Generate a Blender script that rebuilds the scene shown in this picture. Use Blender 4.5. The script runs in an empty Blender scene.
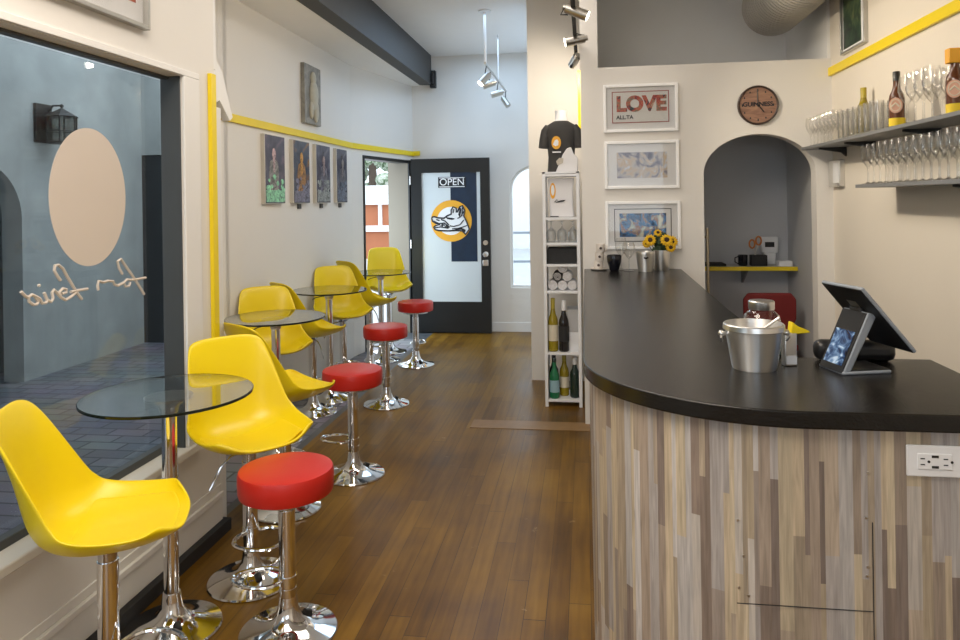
import bpy, bmesh, math, random
from mathutils import Vector, Matrix
R = math.radians
random.seed(7)
scene = bpy.context.scene
COL = scene.collection

# ------------------------------------------------------------------ camera
cam_d = bpy.data.cameras.new('camera'); cam = bpy.data.objects.new('camera', cam_d); COL.objects.link(cam)
YAW = math.atan(105 / 720); ROLL = 0.015
cam_d.sensor_width = 36; cam_d.lens = 720 / 960 * 36; cam_d.shift_y = -119.4 / 960
cam_d.clip_start = 0.05; cam_d.clip_end = 200
_f = Vector((-math.sin(YAW), math.cos(YAW), 0)); _r0 = Vector((math.cos(YAW), math.sin(YAW), 0)); _u0 = Vector((0, 0, 1))
_r = _r0 * math.cos(ROLL) - _u0 * math.sin(ROLL); _u = _u0 * math.cos(ROLL) + _r0 * math.sin(ROLL)
mw = Matrix((( _r.x, _u.x, -_f.x, 0), (_r.y, _u.y, -_f.y, 0), (_r.z, _u.z, -_f.z, 1.55), (0, 0, 0, 1)))
cam.matrix_world = mw
scene.camera = cam

# ------------------------------------------------------------------ light and exposure
scene.view_settings.view_transform = 'Standard'; scene.view_settings.look = 'None'
scene.view_settings.gamma = 1; scene.view_settings.use_curve_mapping = False
scene.view_settings.exposure = 0.06
scene.cycles.transparent_max_bounces = 48
world = bpy.data.worlds.new('world'); scene.world = world; world.use_nodes = True
bg = world.node_tree.nodes['Background']
bg.inputs[0].default_value = (0.80, 0.90, 1.0, 1); bg.inputs[1].default_value = 2.8

def area(name, loc, sx, sy, power, col, rot=(0, 0, 0)):
    l = bpy.data.lights.new(name, 'AREA'); l.shape = 'RECTANGLE'; l.size = sx; l.size_y = sy; l.energy = power; l.color = col
    o = bpy.data.objects.new(name, l); COL.objects.link(o); o.location = loc; o.rotation_euler = rot
    return o
area('ceiling_light_front', (-0.75, 0.9, 3.22), 1.2, 2.2, 79, (1, 0.89, 0.76))
area('ceiling_light_middle', (-0.5, 3.8, 3.22), 0.8, 2.0, 26, (1, 0.92, 0.83))
area('daylight_doorway', (-2.95, 7.7, 1.2), 1.3, 2.2, 60, (0.70, 0.85, 1), (0, R(-90), 0))
area('cool_fill_far', (-0.95, 7.2, 3.24), 0.9, 1.8, 17, (0.50, 0.72, 1))  # unseen cool fill added at the ceiling to turn the far wall bluish

# ------------------------------------------------------------------ materials
MATS = {}
def mat(name, col, rough=0.5, metal=0.0, spec=0.5, var=0.06, vscale=6.0, bump=0.0, bscale=60.0, emit=0.0, coat=0.0):
    m = bpy.data.materials.new(name); m.use_nodes = True; nt = m.node_tree
    b = nt.nodes['Principled BSDF']
    b.inputs['Base Color'].default_value = (*col, 1); b.inputs['Roughness'].default_value = rough
    b.inputs['Metallic'].default_value = metal; b.inputs['Specular IOR Level'].default_value = spec
    b.inputs['Coat Weight'].default_value = coat
    if var or bump:
        tc = nt.nodes.new('ShaderNodeTexCoord')
        nz = nt.nodes.new('ShaderNodeTexNoise'); nz.inputs['Scale'].default_value = vscale; nz.inputs['Detail'].default_value = 4
        nt.links.new(tc.outputs['Object'], nz.inputs['Vector'])
        if var:
            mx = nt.nodes.new('ShaderNodeMix'); mx.data_type = 'RGBA'
            mx.inputs[6].default_value = (*[max(0, c * (1 - var)) for c in col], 1)
            mx.inputs[7].default_value = (*[min(1, c * (1 + var)) for c in col], 1)
            nt.links.new(nz.outputs['Fac'], mx.inputs[0]); nt.links.new(mx.outputs[2], b.inputs['Base Color'])
        if bump:
            n2 = nt.nodes.new('ShaderNodeTexNoise'); n2.inputs['Scale'].default_value = bscale; n2.inputs['Detail'].default_value = 3
            nt.links.new(tc.outputs['Object'], n2.inputs['Vector'])
            bp = nt.nodes.new('ShaderNodeBump'); bp.inputs['Strength'].default_value = bump; bp.inputs['Distance'].default_value = 0.01
            nt.links.new(n2.outputs['Fac'], bp.inputs['Height']); nt.links.new(bp.outputs['Normal'], b.inputs['Normal'])
    if emit:
        b.inputs['Emission Color'].default_value = (*col, 1); b.inputs['Emission Strength'].default_value = emit
    MATS[name] = m
    return m

def glass(name, tint, edge, refl=1.0, rough=0.0, base=0.04, power=5.0):
    m = bpy.data.materials.new(name); m.use_nodes = True; nt = m.node_tree; nt.nodes.clear()
    out = nt.nodes.new('ShaderNodeOutputMaterial')
    lw = nt.nodes.new('ShaderNodeLayerWeight'); lw.inputs['Blend'].default_value = 0.5
    pw = nt.nodes.new('ShaderNodeMath'); pw.operation = 'POWER'; pw.inputs[1].default_value = power
    nt.links.new(lw.outputs['Facing'], pw.inputs[0])
    ma = nt.nodes.new('ShaderNodeMath'); ma.operation = 'MULTIPLY_ADD'; ma.inputs[1].default_value = (1 - base) * refl; ma.inputs[2].default_value = base * refl
    nt.links.new(pw.outputs[0], ma.inputs[0])
    p2 = nt.nodes.new('ShaderNodeMath'); p2.operation = 'POWER'; p2.inputs[1].default_value = 2.5
    nt.links.new(lw.outputs['Facing'], p2.inputs[0])
    mx = nt.nodes.new('ShaderNodeMix'); mx.data_type = 'RGBA'; mx.inputs[6].default_value = (*tint, 1); mx.inputs[7].default_value = (*edge, 1)
    nt.links.new(p2.outputs[0], mx.inputs[0])
    tr = nt.nodes.new('ShaderNodeBsdfTransparent'); nt.links.new(mx.outputs[2], tr.inputs[0])
    gl = nt.nodes.new('ShaderNodeBsdfGlossy'); gl.inputs['Roughness'].default_value = rough
    ms = nt.nodes.new('ShaderNodeMixShader'); nt.links.new(ma.outputs[0], ms.inputs[0])
    nt.links.new(tr.outputs[0], ms.inputs[1]); nt.links.new(gl.outputs[0], ms.inputs[2]); nt.links.new(ms.outputs[0], out.inputs[0])
    return m

def nodes_of(name, rough=0.5, spec=0.5):
    m = bpy.data.materials.new(name); m.use_nodes = True; nt = m.node_tree
    b = nt.nodes['Principled BSDF']; b.inputs['Roughness'].default_value = rough; b.inputs['Specular IOR Level'].default_value = spec
    def N(t, **k):
        n = nt.nodes.new(t)
        for a, v in k.items(): setattr(n, a, v)
        return n
    def L(a, b_): nt.links.new(a, b_)
    def math_(op, a, b_=None, c=None):
        n = N('ShaderNodeMath', operation=op)
        for i, v in enumerate((a, b_, c)):
            if v is None: continue
            if isinstance(v, (int, float)): n.inputs[i].default_value = v
            else: L(v, n.inputs[i])
        return n.outputs[0]
    return m, nt, b, N, L, math_

def ramp(N, stops):
    r = N('ShaderNodeValToRGB'); el = r.color_ramp.elements
    while len(el) < len(stops): el.new(0.5)
    for e, (p, c) in zip(el, stops): e.position = p; e.color = (*c, 1)
    return r

def make_floor_mat():
    m, nt, b, N, L, ma = nodes_of('floor_boards', 0.3, 0.27)
    tc = N('ShaderNodeTexCoord'); sp = N('ShaderNodeSeparateXYZ'); L(tc.outputs['Object'], sp.inputs[0])
    x, y = sp.outputs[0], sp.outputs[1]
    u = ma('DIVIDE', x, 0.083); ci = ma('FLOOR', u); fu = ma('FRACT', u)
    w1 = N('ShaderNodeTexWhiteNoise', noise_dimensions='1D'); L(ci, w1.inputs['W'])
    v = ma('ADD', ma('DIVIDE', y, 1.5), ma('MULTIPLY', w1.outputs['Value'], 7.0)); ri = ma('FLOOR', v); fv = ma('FRACT', v)
    cb = N('ShaderNodeCombineXYZ'); L(ci, cb.inputs[0]); L(ri, cb.inputs[1])
    w2 = N('ShaderNodeTexWhiteNoise', noise_dimensions='2D'); L(cb.outputs[0], w2.inputs['Vector'])
    # grain
    mp = N('ShaderNodeMapping'); mp.inputs['Scale'].default_value = (40, 2.2, 1); L(tc.outputs['Object'], mp.inputs[0])
    gn = N('ShaderNodeTexNoise'); gn.inputs['Scale'].default_value = 1.0; gn.inputs['Detail'].default_value = 6; L(mp.outputs[0], gn.inputs['Vector'])
    bn = N('ShaderNodeTexNoise'); bn.inputs['Scale'].default_value = 1.7; bn.inputs['Detail'].default_value = 5; L(tc.outputs['Object'], bn.inputs['Vector'])
    f = ma('ADD', ma('ADD', ma('MULTIPLY', w2.outputs['Value'], 0.14), ma('MULTIPLY', gn.outputs['Fac'], 0.34)), ma('MULTIPLY', bn.outputs['Fac'], 0.66))
    rp = ramp(N, [(0.25, (0.030, 0.013, 0.0015)), (0.48, (0.120, 0.056, 0.005)), (0.66, (0.205, 0.105, 0.010)), (0.95, (0.33, 0.20, 0.035))]); L(f, rp.inputs[0])
    # dark seams
    e = ma('MINIMUM', fu, ma('SUBTRACT', 1.0, fu)); seam = ma('LESS_THAN', e, 0.016)
    ev = ma('MINIMUM', fv, ma('SUBTRACT', 1.0, fv)); seam2 = ma('LESS_THAN', ev, 0.0014)
    sw = N('ShaderNodeTexNoise'); sw.inputs['Scale'].default_value = 2.5; L(tc.outputs['Object'], sw.inputs['Vector'])
    sm = ma('MULTIPLY', ma('MAXIMUM', seam, seam2), ma('MULTIPLY', sw.outputs['Fac'], 1.25))
    mx = N('ShaderNodeMix', data_type='RGBA'); mx.inputs[7].default_value = (0.02, 0.01, 0.005, 1); L(sm, mx.inputs[0]); L(rp.outputs[0], mx.inputs[6])
    wn = N('ShaderNodeTexNoise'); wn.inputs['Scale'].default_value = 9; wn.inputs['Detail'].default_value = 8; wn.inputs['Roughness'].default_value = 0.7
    L(tc.outputs['Object'], wn.inputs['Vector'])
    wf = ma('MULTIPLY', ma('GREATER_THAN', wn.outputs['Fac'], 0.665), 0.35)
    mx2 = N('ShaderNodeMix', data_type='RGBA'); mx2.inputs[7].default_value = (0.42, 0.30, 0.14, 1); L(wf, mx2.inputs[0]); L(mx.outputs[2], mx2.inputs[6])
    L(mx2.outputs[2], b.inputs['Base Color'])
    rr = ma('ADD', 0.2, ma('MULTIPLY', bn.outputs['Fac'], 0.3)); L(rr, b.inputs['Roughness'])
    bp = N('ShaderNodeBump'); bp.inputs['Strength'].default_value = 0.25; bp.inputs['Distance'].default_value = 0.004
    L(ma('SUBTRACT', ma('MULTIPLY', bn.outputs['Fac'], 0.6), sm), bp.inputs['Height']); L(bp.outputs[0], b.inputs['Normal'])
    return m

def make_plank_mat():
    m, nt, b, N, L, ma = nodes_of('laminate_strips', 0.55, 0.35)
    at = N('ShaderNodeAttribute', attribute_name='strip'); tc = N('ShaderNodeTexCoord')
    mp = N('ShaderNodeMapping'); mp.inputs['Scale'].default_value = (90, 90, 5); L(tc.outputs['Object'], mp.inputs[0])
    g = N('ShaderNodeTexNoise'); g.inputs['Scale'].default_value = 1.5; g.inputs['Detail'].default_value = 6; g.inputs['Distortion'].default_value = 0.6; L(mp.outputs[0], g.inputs['Vector'])
    mr = N('ShaderNodeMapRange'); mr.inputs[1].default_value = 0.25; mr.inputs[2].default_value = 0.75; mr.inputs[3].default_value = 0.72; mr.inputs[4].default_value = 1.25
    L(g.outputs['Fac'], mr.inputs[0])
    vm = N('ShaderNodeVectorMath', operation='SCALE'); L(at.outputs['Color'], vm.inputs[0]); L(mr.outputs[0], vm.inputs['Scale'])
    L(vm.outputs[0], b.inputs['Base Color'])
    return m

def make_brick_paving():
    m, nt, b, N, L, ma = nodes_of('brick_paving', 0.45, 0.5)
    tc = N('ShaderNodeTexCoord'); br = N('ShaderNodeTexBrick'); br.inputs['Scale'].default_value = 1.0
    br.inputs['Brick Width'].default_value = 0.27; br.inputs['Row Height'].default_value = 0.135; br.inputs['Mortar Size'].default_value = 0.008
    br.inputs['Color1'].default_value = (0.21, 0.215, 0.25, 1); br.inputs['Color2'].default_value = (0.32, 0.31, 0.335, 1); br.inputs['Mortar'].default_value = (0.09, 0.09, 0.10, 1)
    L(tc.outputs['Object'], br.inputs['Vector'])
    nz = N('ShaderNodeTexNoise'); nz.inputs['Scale'].default_value = 2; L(tc.outputs['Object'], nz.inputs['Vector'])
    mx = N('ShaderNodeMix', data_type='RGBA', blend_type='MULTIPLY'); mx.inputs[0].default_value = 0.5; L(br.outputs['Color'], mx.inputs[6]); L(nz.outputs['Color'], mx.inputs[7])
    L(mx.outputs[2], b.inputs['Base Color'])
    return m

def make_art(name, stops, scale=9.0, dist=1.5, rough=0.4, stretch=(1, 1, 1)):
    m, nt, b, N, L, ma = nodes_of(name, rough, 0.3)
    tc = N('ShaderNodeTexCoord'); mp = N('ShaderNodeMapping'); mp.inputs['Scale'].default_value = stretch; L(tc.outputs['Object'], mp.inputs[0])
    nz = N('ShaderNodeTexNoise'); nz.inputs['Scale'].default_value = scale; nz.inputs['Detail'].default_value = 5; nz.inputs['Distortion'].default_value = dist
    L(mp.outputs[0], nz.inputs['Vector']); rp = ramp(N, stops); L(nz.outputs['Fac'], rp.inputs[0]); L(rp.outputs[0], b.inputs['Base Color'])
    return m

def make_ribbed(name, col):
    m, nt, b, N, L, ma = nodes_of(name, 0.55, 0.4)
    b.inputs['Base Color'].default_value = (*col, 1)
    tc = N('ShaderNodeTexCoord'); wv = N('ShaderNodeTexWave', wave_type='BANDS', bands_direction='Y'); wv.inputs['Scale'].default_value = 6.5
    wv.inputs['Distortion'].default_value = 0.4
    L(tc.outputs['Object'], wv.inputs['Vector'])
    bp = N('ShaderNodeBump'); bp.inputs['Strength'].default_value = 0.8; bp.inputs['Distance'].default_value = 0.02; L(wv.outputs['Fac'], bp.inputs['Height']); L(bp.outputs[0], b.inputs['Normal'])
    return m

WALL = mat('wall_paint', (0.76, 0.735, 0.695), 0.6, var=0.025, vscale=2, bump=0.06, bscale=40)
WALLR = mat('wall_paint_lamp_warm', (0.74, 0.685, 0.60), 0.6, var=0.02, vscale=2, bump=0.05, bscale=40)  # right wall: warmth of the lamp put into the paint colour
WHITE = mat('white_trim', (0.80, 0.79, 0.77), 0.4, var=0.02)
LOFT = mat('loft_grey_paint', (0.80, 0.80, 0.785), 0.7, var=0.04, vscale=3)
ALCOVE = mat('alcove_grey_paint', (0.58, 0.59, 0.61), 0.65, var=0.05, vscale=2)
CEIL = mat('ceiling_paint', (0.88, 0.87, 0.86), 0.7, var=0.02)
CHAR = mat('charcoal_paint', (0.052, 0.052, 0.051), 0.6, var=0.1)
YTRIM = mat('yellow_trim_paint', (0.85, 0.65, 0.01), 0.4, var=0.04)
BLACKP = mat('black_door_paint', (0.009, 0.010, 0.0105), 0.4, var=0.1)
DARKFR = mat('dark_window_metal', (0.055, 0.06, 0.062), 0.4, var=0.1)
FLOOR = make_floor_mat()
SLATE = mat('grey_floor_tile', (0.075, 0.085, 0.095), 0.32, var=0.3, vscale=4)
THRESH = mat('threshold_oak', (0.25, 0.14, 0.05), 0.4, var=0.25, vscale=20)
PLANK = make_plank_mat()
TOP = mat('dark_laminate', (0.0095, 0.0085, 0.0075), 0.24, spec=0.38, var=0.35, vscale=25, bump=0.08, bscale=160)
TOPEDGE = mat('black_edge_band', (0.012, 0.011, 0.010), 0.3, var=0.2)
CHROME = mat('chrome', (0.82, 0.82, 0.83), 0.07, 1.0, var=0)
CHROMED = mat('chrome_piston', (0.6, 0.6, 0.62), 0.12, 1.0, var=0)
STEEL = mat('brushed_steel', (0.74, 0.73, 0.71), 0.28, 1.0, var=0.05, vscale=30)
STEELD = mat('steel_lamp', (0.52, 0.50, 0.46), 0.3, 1.0, var=0.05)
BSTEEL = mat('brushed_bucket_steel', (0.88, 0.87, 0.85), 0.4, 1.0, var=0.03)
BSTEEL.node_tree.nodes['Principled BSDF'].inputs['Anisotropic'].default_value = 0.9
BSTEEL.node_tree.nodes['Principled BSDF'].inputs['Anisotropic Rotation'].default_value = 0.25
_tg = BSTEEL.node_tree.nodes.new('ShaderNodeTangent'); _tg.direction_type = 'RADIAL'; _tg.axis = 'Z'
BSTEEL.node_tree.links.new(_tg.outputs[0], BSTEEL.node_tree.nodes['Principled BSDF'].inputs['Tangent'])
YEL = mat('yellow_plastic', (0.83, 0.63, 0.003), 0.34, var=0.02, vscale=3)
YELC = mat('yellow_cushion', (0.83, 0.62, 0.006), 0.45, var=0.03, bump=0.05, bscale=300)
RED = mat('red_vinyl', (0.53, 0.017, 0.010), 0.38, var=0.05, bump=0.04, bscale=200)
BLACK = mat('black_plastic', (0.012, 0.012, 0.013), 0.35, var=0.1)
BLACKM = mat('black_matte', (0.018, 0.018, 0.02), 0.7, var=0.1)
GREYPL = mat('silver_grey_plastic', (0.27, 0.30, 0.34), 0.35, var=0.03)
WHITEPL = mat('white_plastic', (0.82, 0.83, 0.85), 0.35, var=0.01)
WHITEFR = mat('white_frame_lacquer', (0.97, 0.97, 0.97), 0.25, var=0.01)
SILVERFR = mat('silver_frame', (0.5, 0.49, 0.46), 0.3, 0.9, var=0.05)
MATB = mat('mat_board', (0.72, 0.72, 0.72), 0.7, var=0.02)
FAB_W = mat('white_cotton', (0.80, 0.79, 0.80), 0.85, var=0.04, bump=0.1, bscale=250)
FAB_K = mat('charcoal_cotton', (0.055, 0.052, 0.05), 0.85, var=0.15, bump=0.1, bscale=250)
ORANGE = mat('orange_ink', (0.86, 0.42, 0.03), 0.5, var=0.04)
INKW = mat('white_ink', (0.86, 0.87, 0.88), 0.5, var=0.02)
INKK = mat('black_ink', (0.012, 0.014, 0.02), 0.5, var=0.1)
INKR = mat('dark_red_ink', (0.32, 0.08, 0.07), 0.5, var=0.1)
NAVY = mat('navy_reflection', (0.008, 0.025, 0.055), 0.35, var=0.4, vscale=12)
DECAL = mat('window_decal', (0.63, 0.555, 0.49), 0.6, var=0.02)
CLOCKF = make_art('clock_wood', [(0.2, (0.16, 0.085, 0.06)), (0.5, (0.30, 0.17, 0.12)), (0.8, (0.42, 0.26, 0.15))], 8, 1.0, 0.5, (1, 1, 6))
RUST = mat('dark_brown_rim', (0.055, 0.035, 0.028), 0.4, var=0.2)
GLASSW = glass('window_glass', (0.90, 0.93, 0.94), (0.75, 0.8, 0.82), 0.5, base=0.05, power=4.0)
GLASSREFL = mat('bright_reflection_glass', (0.66, 0.72, 0.74), 0.12, spec=0.6, var=0.05, vscale=2)  # door pane: the bright room mirrored in the glass is put into its colour
GLASST = glass('table_glass', (0.965, 0.985, 0.975), (0.82, 0.87, 0.85), 1.0, base=0.11, power=2.4)
GLASSD = glass('drink_glass', (0.97, 0.97, 0.965), (0.74, 0.74, 0.73), 1.0, base=0.08, power=2.2)
GLASSP = glass('picture_glazing', (0.98, 0.98, 0.98), (0.9, 0.9, 0.9), 0.6, base=0.045, power=4.0)
GEDGE = mat('dark_glass_edge', (0.008, 0.014, 0.012), 0.1, var=0)
OLIVE = mat('olive_bottle_glass', (0.30, 0.23, 0.012), 0.12, var=0.1, coat=0.4)
GREENB = mat('green_bottle_glass', (0.012, 0.16, 0.065), 0.1, var=0.1, coat=0.4)
DKGREEN = mat('dark_green_bottle_glass', (0.012, 0.03, 0.02), 0.1, var=0.1, coat=0.4)
DKBOT = mat('black_bottle_glass', (0.010, 0.008, 0.009), 0.1, var=0.1, coat=0.4)
AMBER = mat('amber_bottle_glass', (0.11, 0.035, 0.012), 0.1, var=0.1, coat=0.4)
LBLUE = mat('pale_blue_label', (0.30, 0.48, 0.55), 0.6, var=0.05)
LBLUSH = mat('blush_label', (0.72, 0.42, 0.30), 0.6, var=0.1)
YLAB = mat('yellow_label', (0.80, 0.58, 0.02), 0.6, var=0.05)
CREAML = mat('cream_label', (0.72, 0.66, 0.52), 0.6, var=0.05)
CERAM = mat('white_ceramic', (0.78, 0.72, 0.66), 0.3, var=0.03)
CERAMK = mat('black_ceramic', (0.008, 0.009, 0.016), 0.15, var=0.1)
PETAL = mat('yellow_petal', (0.83, 0.50, 0.01), 0.6, var=0.15, vscale=40)
SEED = mat('flower_centre', (0.05, 0.022, 0.012), 0.8, var=0.2)
LEAF = mat('dark_leaf', (0.02, 0.05, 0.015), 0.6, var=0.3)
STUCCO = mat('blue_grey_stucco', (0.37, 0.385, 0.37), 0.85, var=0.34, vscale=2.6, bump=0.2, bscale=14)
STUCCOD = mat('grey_passage_paint', (0.25, 0.27, 0.28), 0.85, var=0.1, vscale=2)
DARKOUT = mat('dark_shopfront', (0.02, 0.022, 0.025), 0.4, var=0.3, vscale=3)
BRICKP = make_brick_paving()
PAVE = mat('street_concrete', (0.50, 0.50, 0.50), 0.8, var=0.1, vscale=1)
TERRA = mat('terracotta_wall', (0.42, 0.15, 0.07), 0.8, var=0.15, vscale=3)
OUTW = mat('pale_render', (0.80, 0.80, 0.80), 0.8, var=0.05, vscale=1)
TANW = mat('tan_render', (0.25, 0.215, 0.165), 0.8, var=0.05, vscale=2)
FOL = make_art('tree_foliage', [(0.38, (0.10, 0.16, 0.08)), (0.5, (0.36, 0.44, 0.32)), (0.62, (0.7, 0.74, 0.66))], 7, 0.5, 0.8)
BARK = mat('bark', (0.12, 0.09, 0.07), 0.9, var=0.2)
IRON = mat('wrought_iron', (0.012, 0.011, 0.010), 0.5, var=0.2)
LANTG = glass('lantern_glass', (0.55, 0.55, 0.52), (0.4, 0.4, 0.38), 0.8, base=0.06)
DUCT = make_ribbed('ribbed_duct', (0.46, 0.44, 0.41))
BULB = mat('lit_lamp_face', (1.0, 0.90, 0.72), 0.4, var=0, emit=14)
SCREEN = bpy.data.materials.new('lit_screen')
def make_screen():
    m, nt, b, N, L, ma = nodes_of('lit_screen', 0.15, 0.5)
    tc = N('ShaderNodeTexCoord'); nz = N('ShaderNodeTexNoise'); nz.inputs['Scale'].default_value = 26; nz.inputs['Detail'].default_value = 4; nz.inputs['Distortion'].default_value = 1.2
    L(tc.outputs['Object'], nz.inputs['Vector'])
    rp = ramp(N, [(0.36, (0.008, 0.012, 0.04)), (0.47, (0.03, 0.07, 0.17)), (0.56, (0.12, 0.22, 0.40)), (0.66, (0.42, 0.55, 0.70))]); L(nz.outputs['Fac'], rp.inputs[0])
    L(rp.outputs[0], b.inputs['Base Color']); L(rp.outputs[0], b.inputs['Emission Color']); b.inputs['Emission Strength'].default_value = 0.22
    return m
SCREEN = make_screen()
BWOOD = mat('red_upholstery', (0.20, 0.012, 0.012), 0.6, var=0.1)

# ------------------------------------------------------------------ mesh helpers
class MB:
    def __init__(s): s.bm = bmesh.new()
    def box(s, c, d, rz=0.0, mtx=None):
        m = Matrix.Translation(c) @ Matrix.Rotation(rz, 4, 'Z') @ Matrix.Diagonal((d[0], d[1], d[2], 1))
        if mtx is not None: m = mtx @ m
        bmesh.ops.create_cube(s.bm, size=1, matrix=m); return s
    def span(s, x0, x1, y0, y1, z0, z1, mtx=None):
        return s.box(((x0 + x1) / 2, (y0 + y1) / 2, (z0 + z1) / 2), (abs(x1 - x0), abs(y1 - y0), abs(z1 - z0)), 0, mtx)
    def cyl(s, p0, p1, r0, r1=None, seg=24):
        p0, p1 = Vector(p0), Vector(p1); r1 = r0 if r1 is None else r1; d = p1 - p0
        m = Matrix.Translation((p0 + p1) / 2) @ d.to_track_quat('Z', 'Y').to_matrix().to_4x4()
        bmesh.ops.create_cone(s.bm, cap_ends=True, segments=seg, radius1=r0, radius2=r1, depth=d.length, matrix=m); return s
    def ball(s, c, r, sc=(1, 1, 1), seg=16):
        m = Matrix.Translation(c) @ Matrix.Diagonal((sc[0], sc[1], sc[2], 1))
        bmesh.ops.create_uvsphere(s.bm, u_segments=seg, v_segments=max(6, seg // 2), radius=r, matrix=m); return s
    def lathe(s, prof, seg=32, c=(0, 0, 0), mtx=None):
        rings = []
        for r, z in prof:
            if r < 1e-5: rings.append([s.bm.verts.new((c[0], c[1], c[2] + z))])
            else: rings.append([s.bm.verts.new((c[0] + r * math.cos(2 * math.pi * i / seg), c[1] + r * math.sin(2 * math.pi * i / seg), c[2] + z)) for i in range(seg)])
        for a, b in zip(rings, rings[1:]):
            for i in range(seg):
                j = (i + 1) % seg
                if len(a) == 1 and len(b) == 1: continue
                if len(a) == 1: s.bm.faces.new((a[0], b[j], b[i]))
                elif len(b) == 1: s.bm.faces.new((a[i], a[j], b[0]))
                else: s.bm.faces.new((a[i], a[j], b[j], b[i]))
        if mtx is not None:
            for rg in rings:
                for v in rg: v.co = mtx @ v.co
        return s
    def tube(s, pts, r, seg=8, closed=False):
        pts = [Vector(p) for p in pts]; n = len(pts); rings = []
        prev = None
        for i, p in enumerate(pts):
            a = pts[(i - 1) % n] if (closed or i > 0) else p; b = pts[(i + 1) % n] if (closed or i < n - 1) else p
            t = (b - a).normalized()
            if prev is None:
                up = Vector((0, 0, 1)) if abs(t.z) < 0.9 else Vector((1, 0, 0)); nx = t.cross(up).normalized()
            else:
                nx = (prev - t * prev.dot(t)).normalized()
            prev = nx; ny = t.cross(nx)
            rr = r[i] if isinstance(r, (list, tuple)) else r
            rings.append([s.bm.verts.new(p + nx * rr * math.cos(2 * math.pi * k / seg) + ny * rr * math.sin(2 * math.pi * k / seg)) for k in range(seg)])
        for i in range(n if closed else n - 1):
            a, b = rings[i], rings[(i + 1) % n]
            for k in range(seg): s.bm.faces.new((a[k], a[(k + 1) % seg], b[(k + 1) % seg], b[k]))
        if not closed: s.bm.faces.new(rings[0][::-1]); s.bm.faces.new(rings[-1])
        return s
    def prism(s, pts, axis, a, b):
        def P(p, t): return {'x': (t, p[0], p[1]), 'y': (p[0], t, p[1]), 'z': (p[0], p[1], t)}[axis]
        A = [s.bm.verts.new(P(p, a)) for p in pts]; B = [s.bm.verts.new(P(p, b)) for p in pts]; n = len(pts)
        f1 = s.bm.faces.new(A); f2 = s.bm.faces.new(B[::-1]); f1.normal_update(); f2.normal_update()
        for i in range(n): s.bm.faces.new((A[i], B[i], B[(i + 1) % n], A[(i + 1) % n]))
        bmesh.ops.triangulate(s.bm, faces=[f1, f2]); return s
    def grid(s, rows, close=False):
        V = [[s.bm.verts.new(p) for p in r] for r in rows]
        for a, b in zip(V, V[1:]):
            for i in range(len(a) - 1): s.bm.faces.new((a[i], a[i + 1], b[i + 1], b[i]))
        return s
    def build(s, name, m, parent=None, loc=None, bev=0.0, smooth=True, angle=40, rot=None, solid=0.0, sub=0, keep=False):
        bmesh.ops.recalc_face_normals(s.bm, faces=s.bm.faces)
        me = bpy.data.meshes.new(name); s.bm.to_mesh(me); s.bm.free()
        me.materials.append(m)
        if smooth:
            me.shade_smooth()
            if not sub: me.set_sharp_from_angle(angle=R(angle))
        o = bpy.data.objects.new(name, me); COL.objects.link(o)
        if loc is not None: o.location = loc
        if rot is not None: o.rotation_euler = rot
        if parent is not None: o.parent = parent
        if solid: md = o.modifiers.new('s', 'SOLIDIFY'); md.thickness = solid; md.offset = 0
        if sub: md = o.modifiers.new('u', 'SUBSURF'); md.levels = sub; md.render_levels = sub
        if bev:
            md = o.modifiers.new('b', 'BEVEL'); md.width = bev; md.segments = 3; md.limit_method = 'ANGLE'; md.angle_limit = R(35); md.harden_normals = False
        return o

def tag(o, label, cat, group=None):
    o['label'] = label; o['category'] = cat
    if group: o['group'] = group
    return o
def thing(name, label, cat, loc=(0, 0, 0), rz=0.0, group=None):
    o = bpy.data.objects.new(name, None); COL.objects.link(o); o.location = loc; o.rotation_euler = (0, 0, rz)
    o.empty_display_size = 0.1
    return tag(o, label, cat, group)
def struct(name, mb, m, parent=None, **k):
    o = mb.build(name, m, parent, **k)
    if parent is None: o['kind'] = 'structure'
    return o
def dup(root, loc, rz=None, label=None, group=None):
    r = root.copy(); COL.objects.link(r); r.location = loc
    if rz is not None: r.rotation_euler = (0, 0, rz)
    if label: r['label'] = label
    if group: r['group'] = group
    for ch in list(root.children):
        c = ch.copy(); COL.objects.link(c); c.parent = r
        for g in list(ch.children):
            d = g.copy(); COL.objects.link(d); d.parent = c
    return r
def text(name, string, size, m, parent, loc, rot, extrude=0.0006, align='CENTER', xs=1.0, weight=0.0):
    cu = bpy.data.curves.new(name, 'FONT'); cu.body = string; cu.size = size; cu.extrude = extrude; cu.offset = weight; cu.align_x = align; cu.align_y = 'CENTER'
    t = bpy.data.objects.new(name, cu); COL.objects.link(t)
    me = bpy.data.meshes.new_from_object(t); bpy.data.objects.remove(t)
    me.materials.append(m)
    o = bpy.data.objects.new(name, me); COL.objects.link(o); o.location = loc; o.rotation_euler = rot; o.scale = (xs, 1, 1)
    if parent is not None: o.parent = parent
    return o
FACE_Y = (R(90), 0, 0)          # lettering that faces the camera side (-y)

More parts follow.
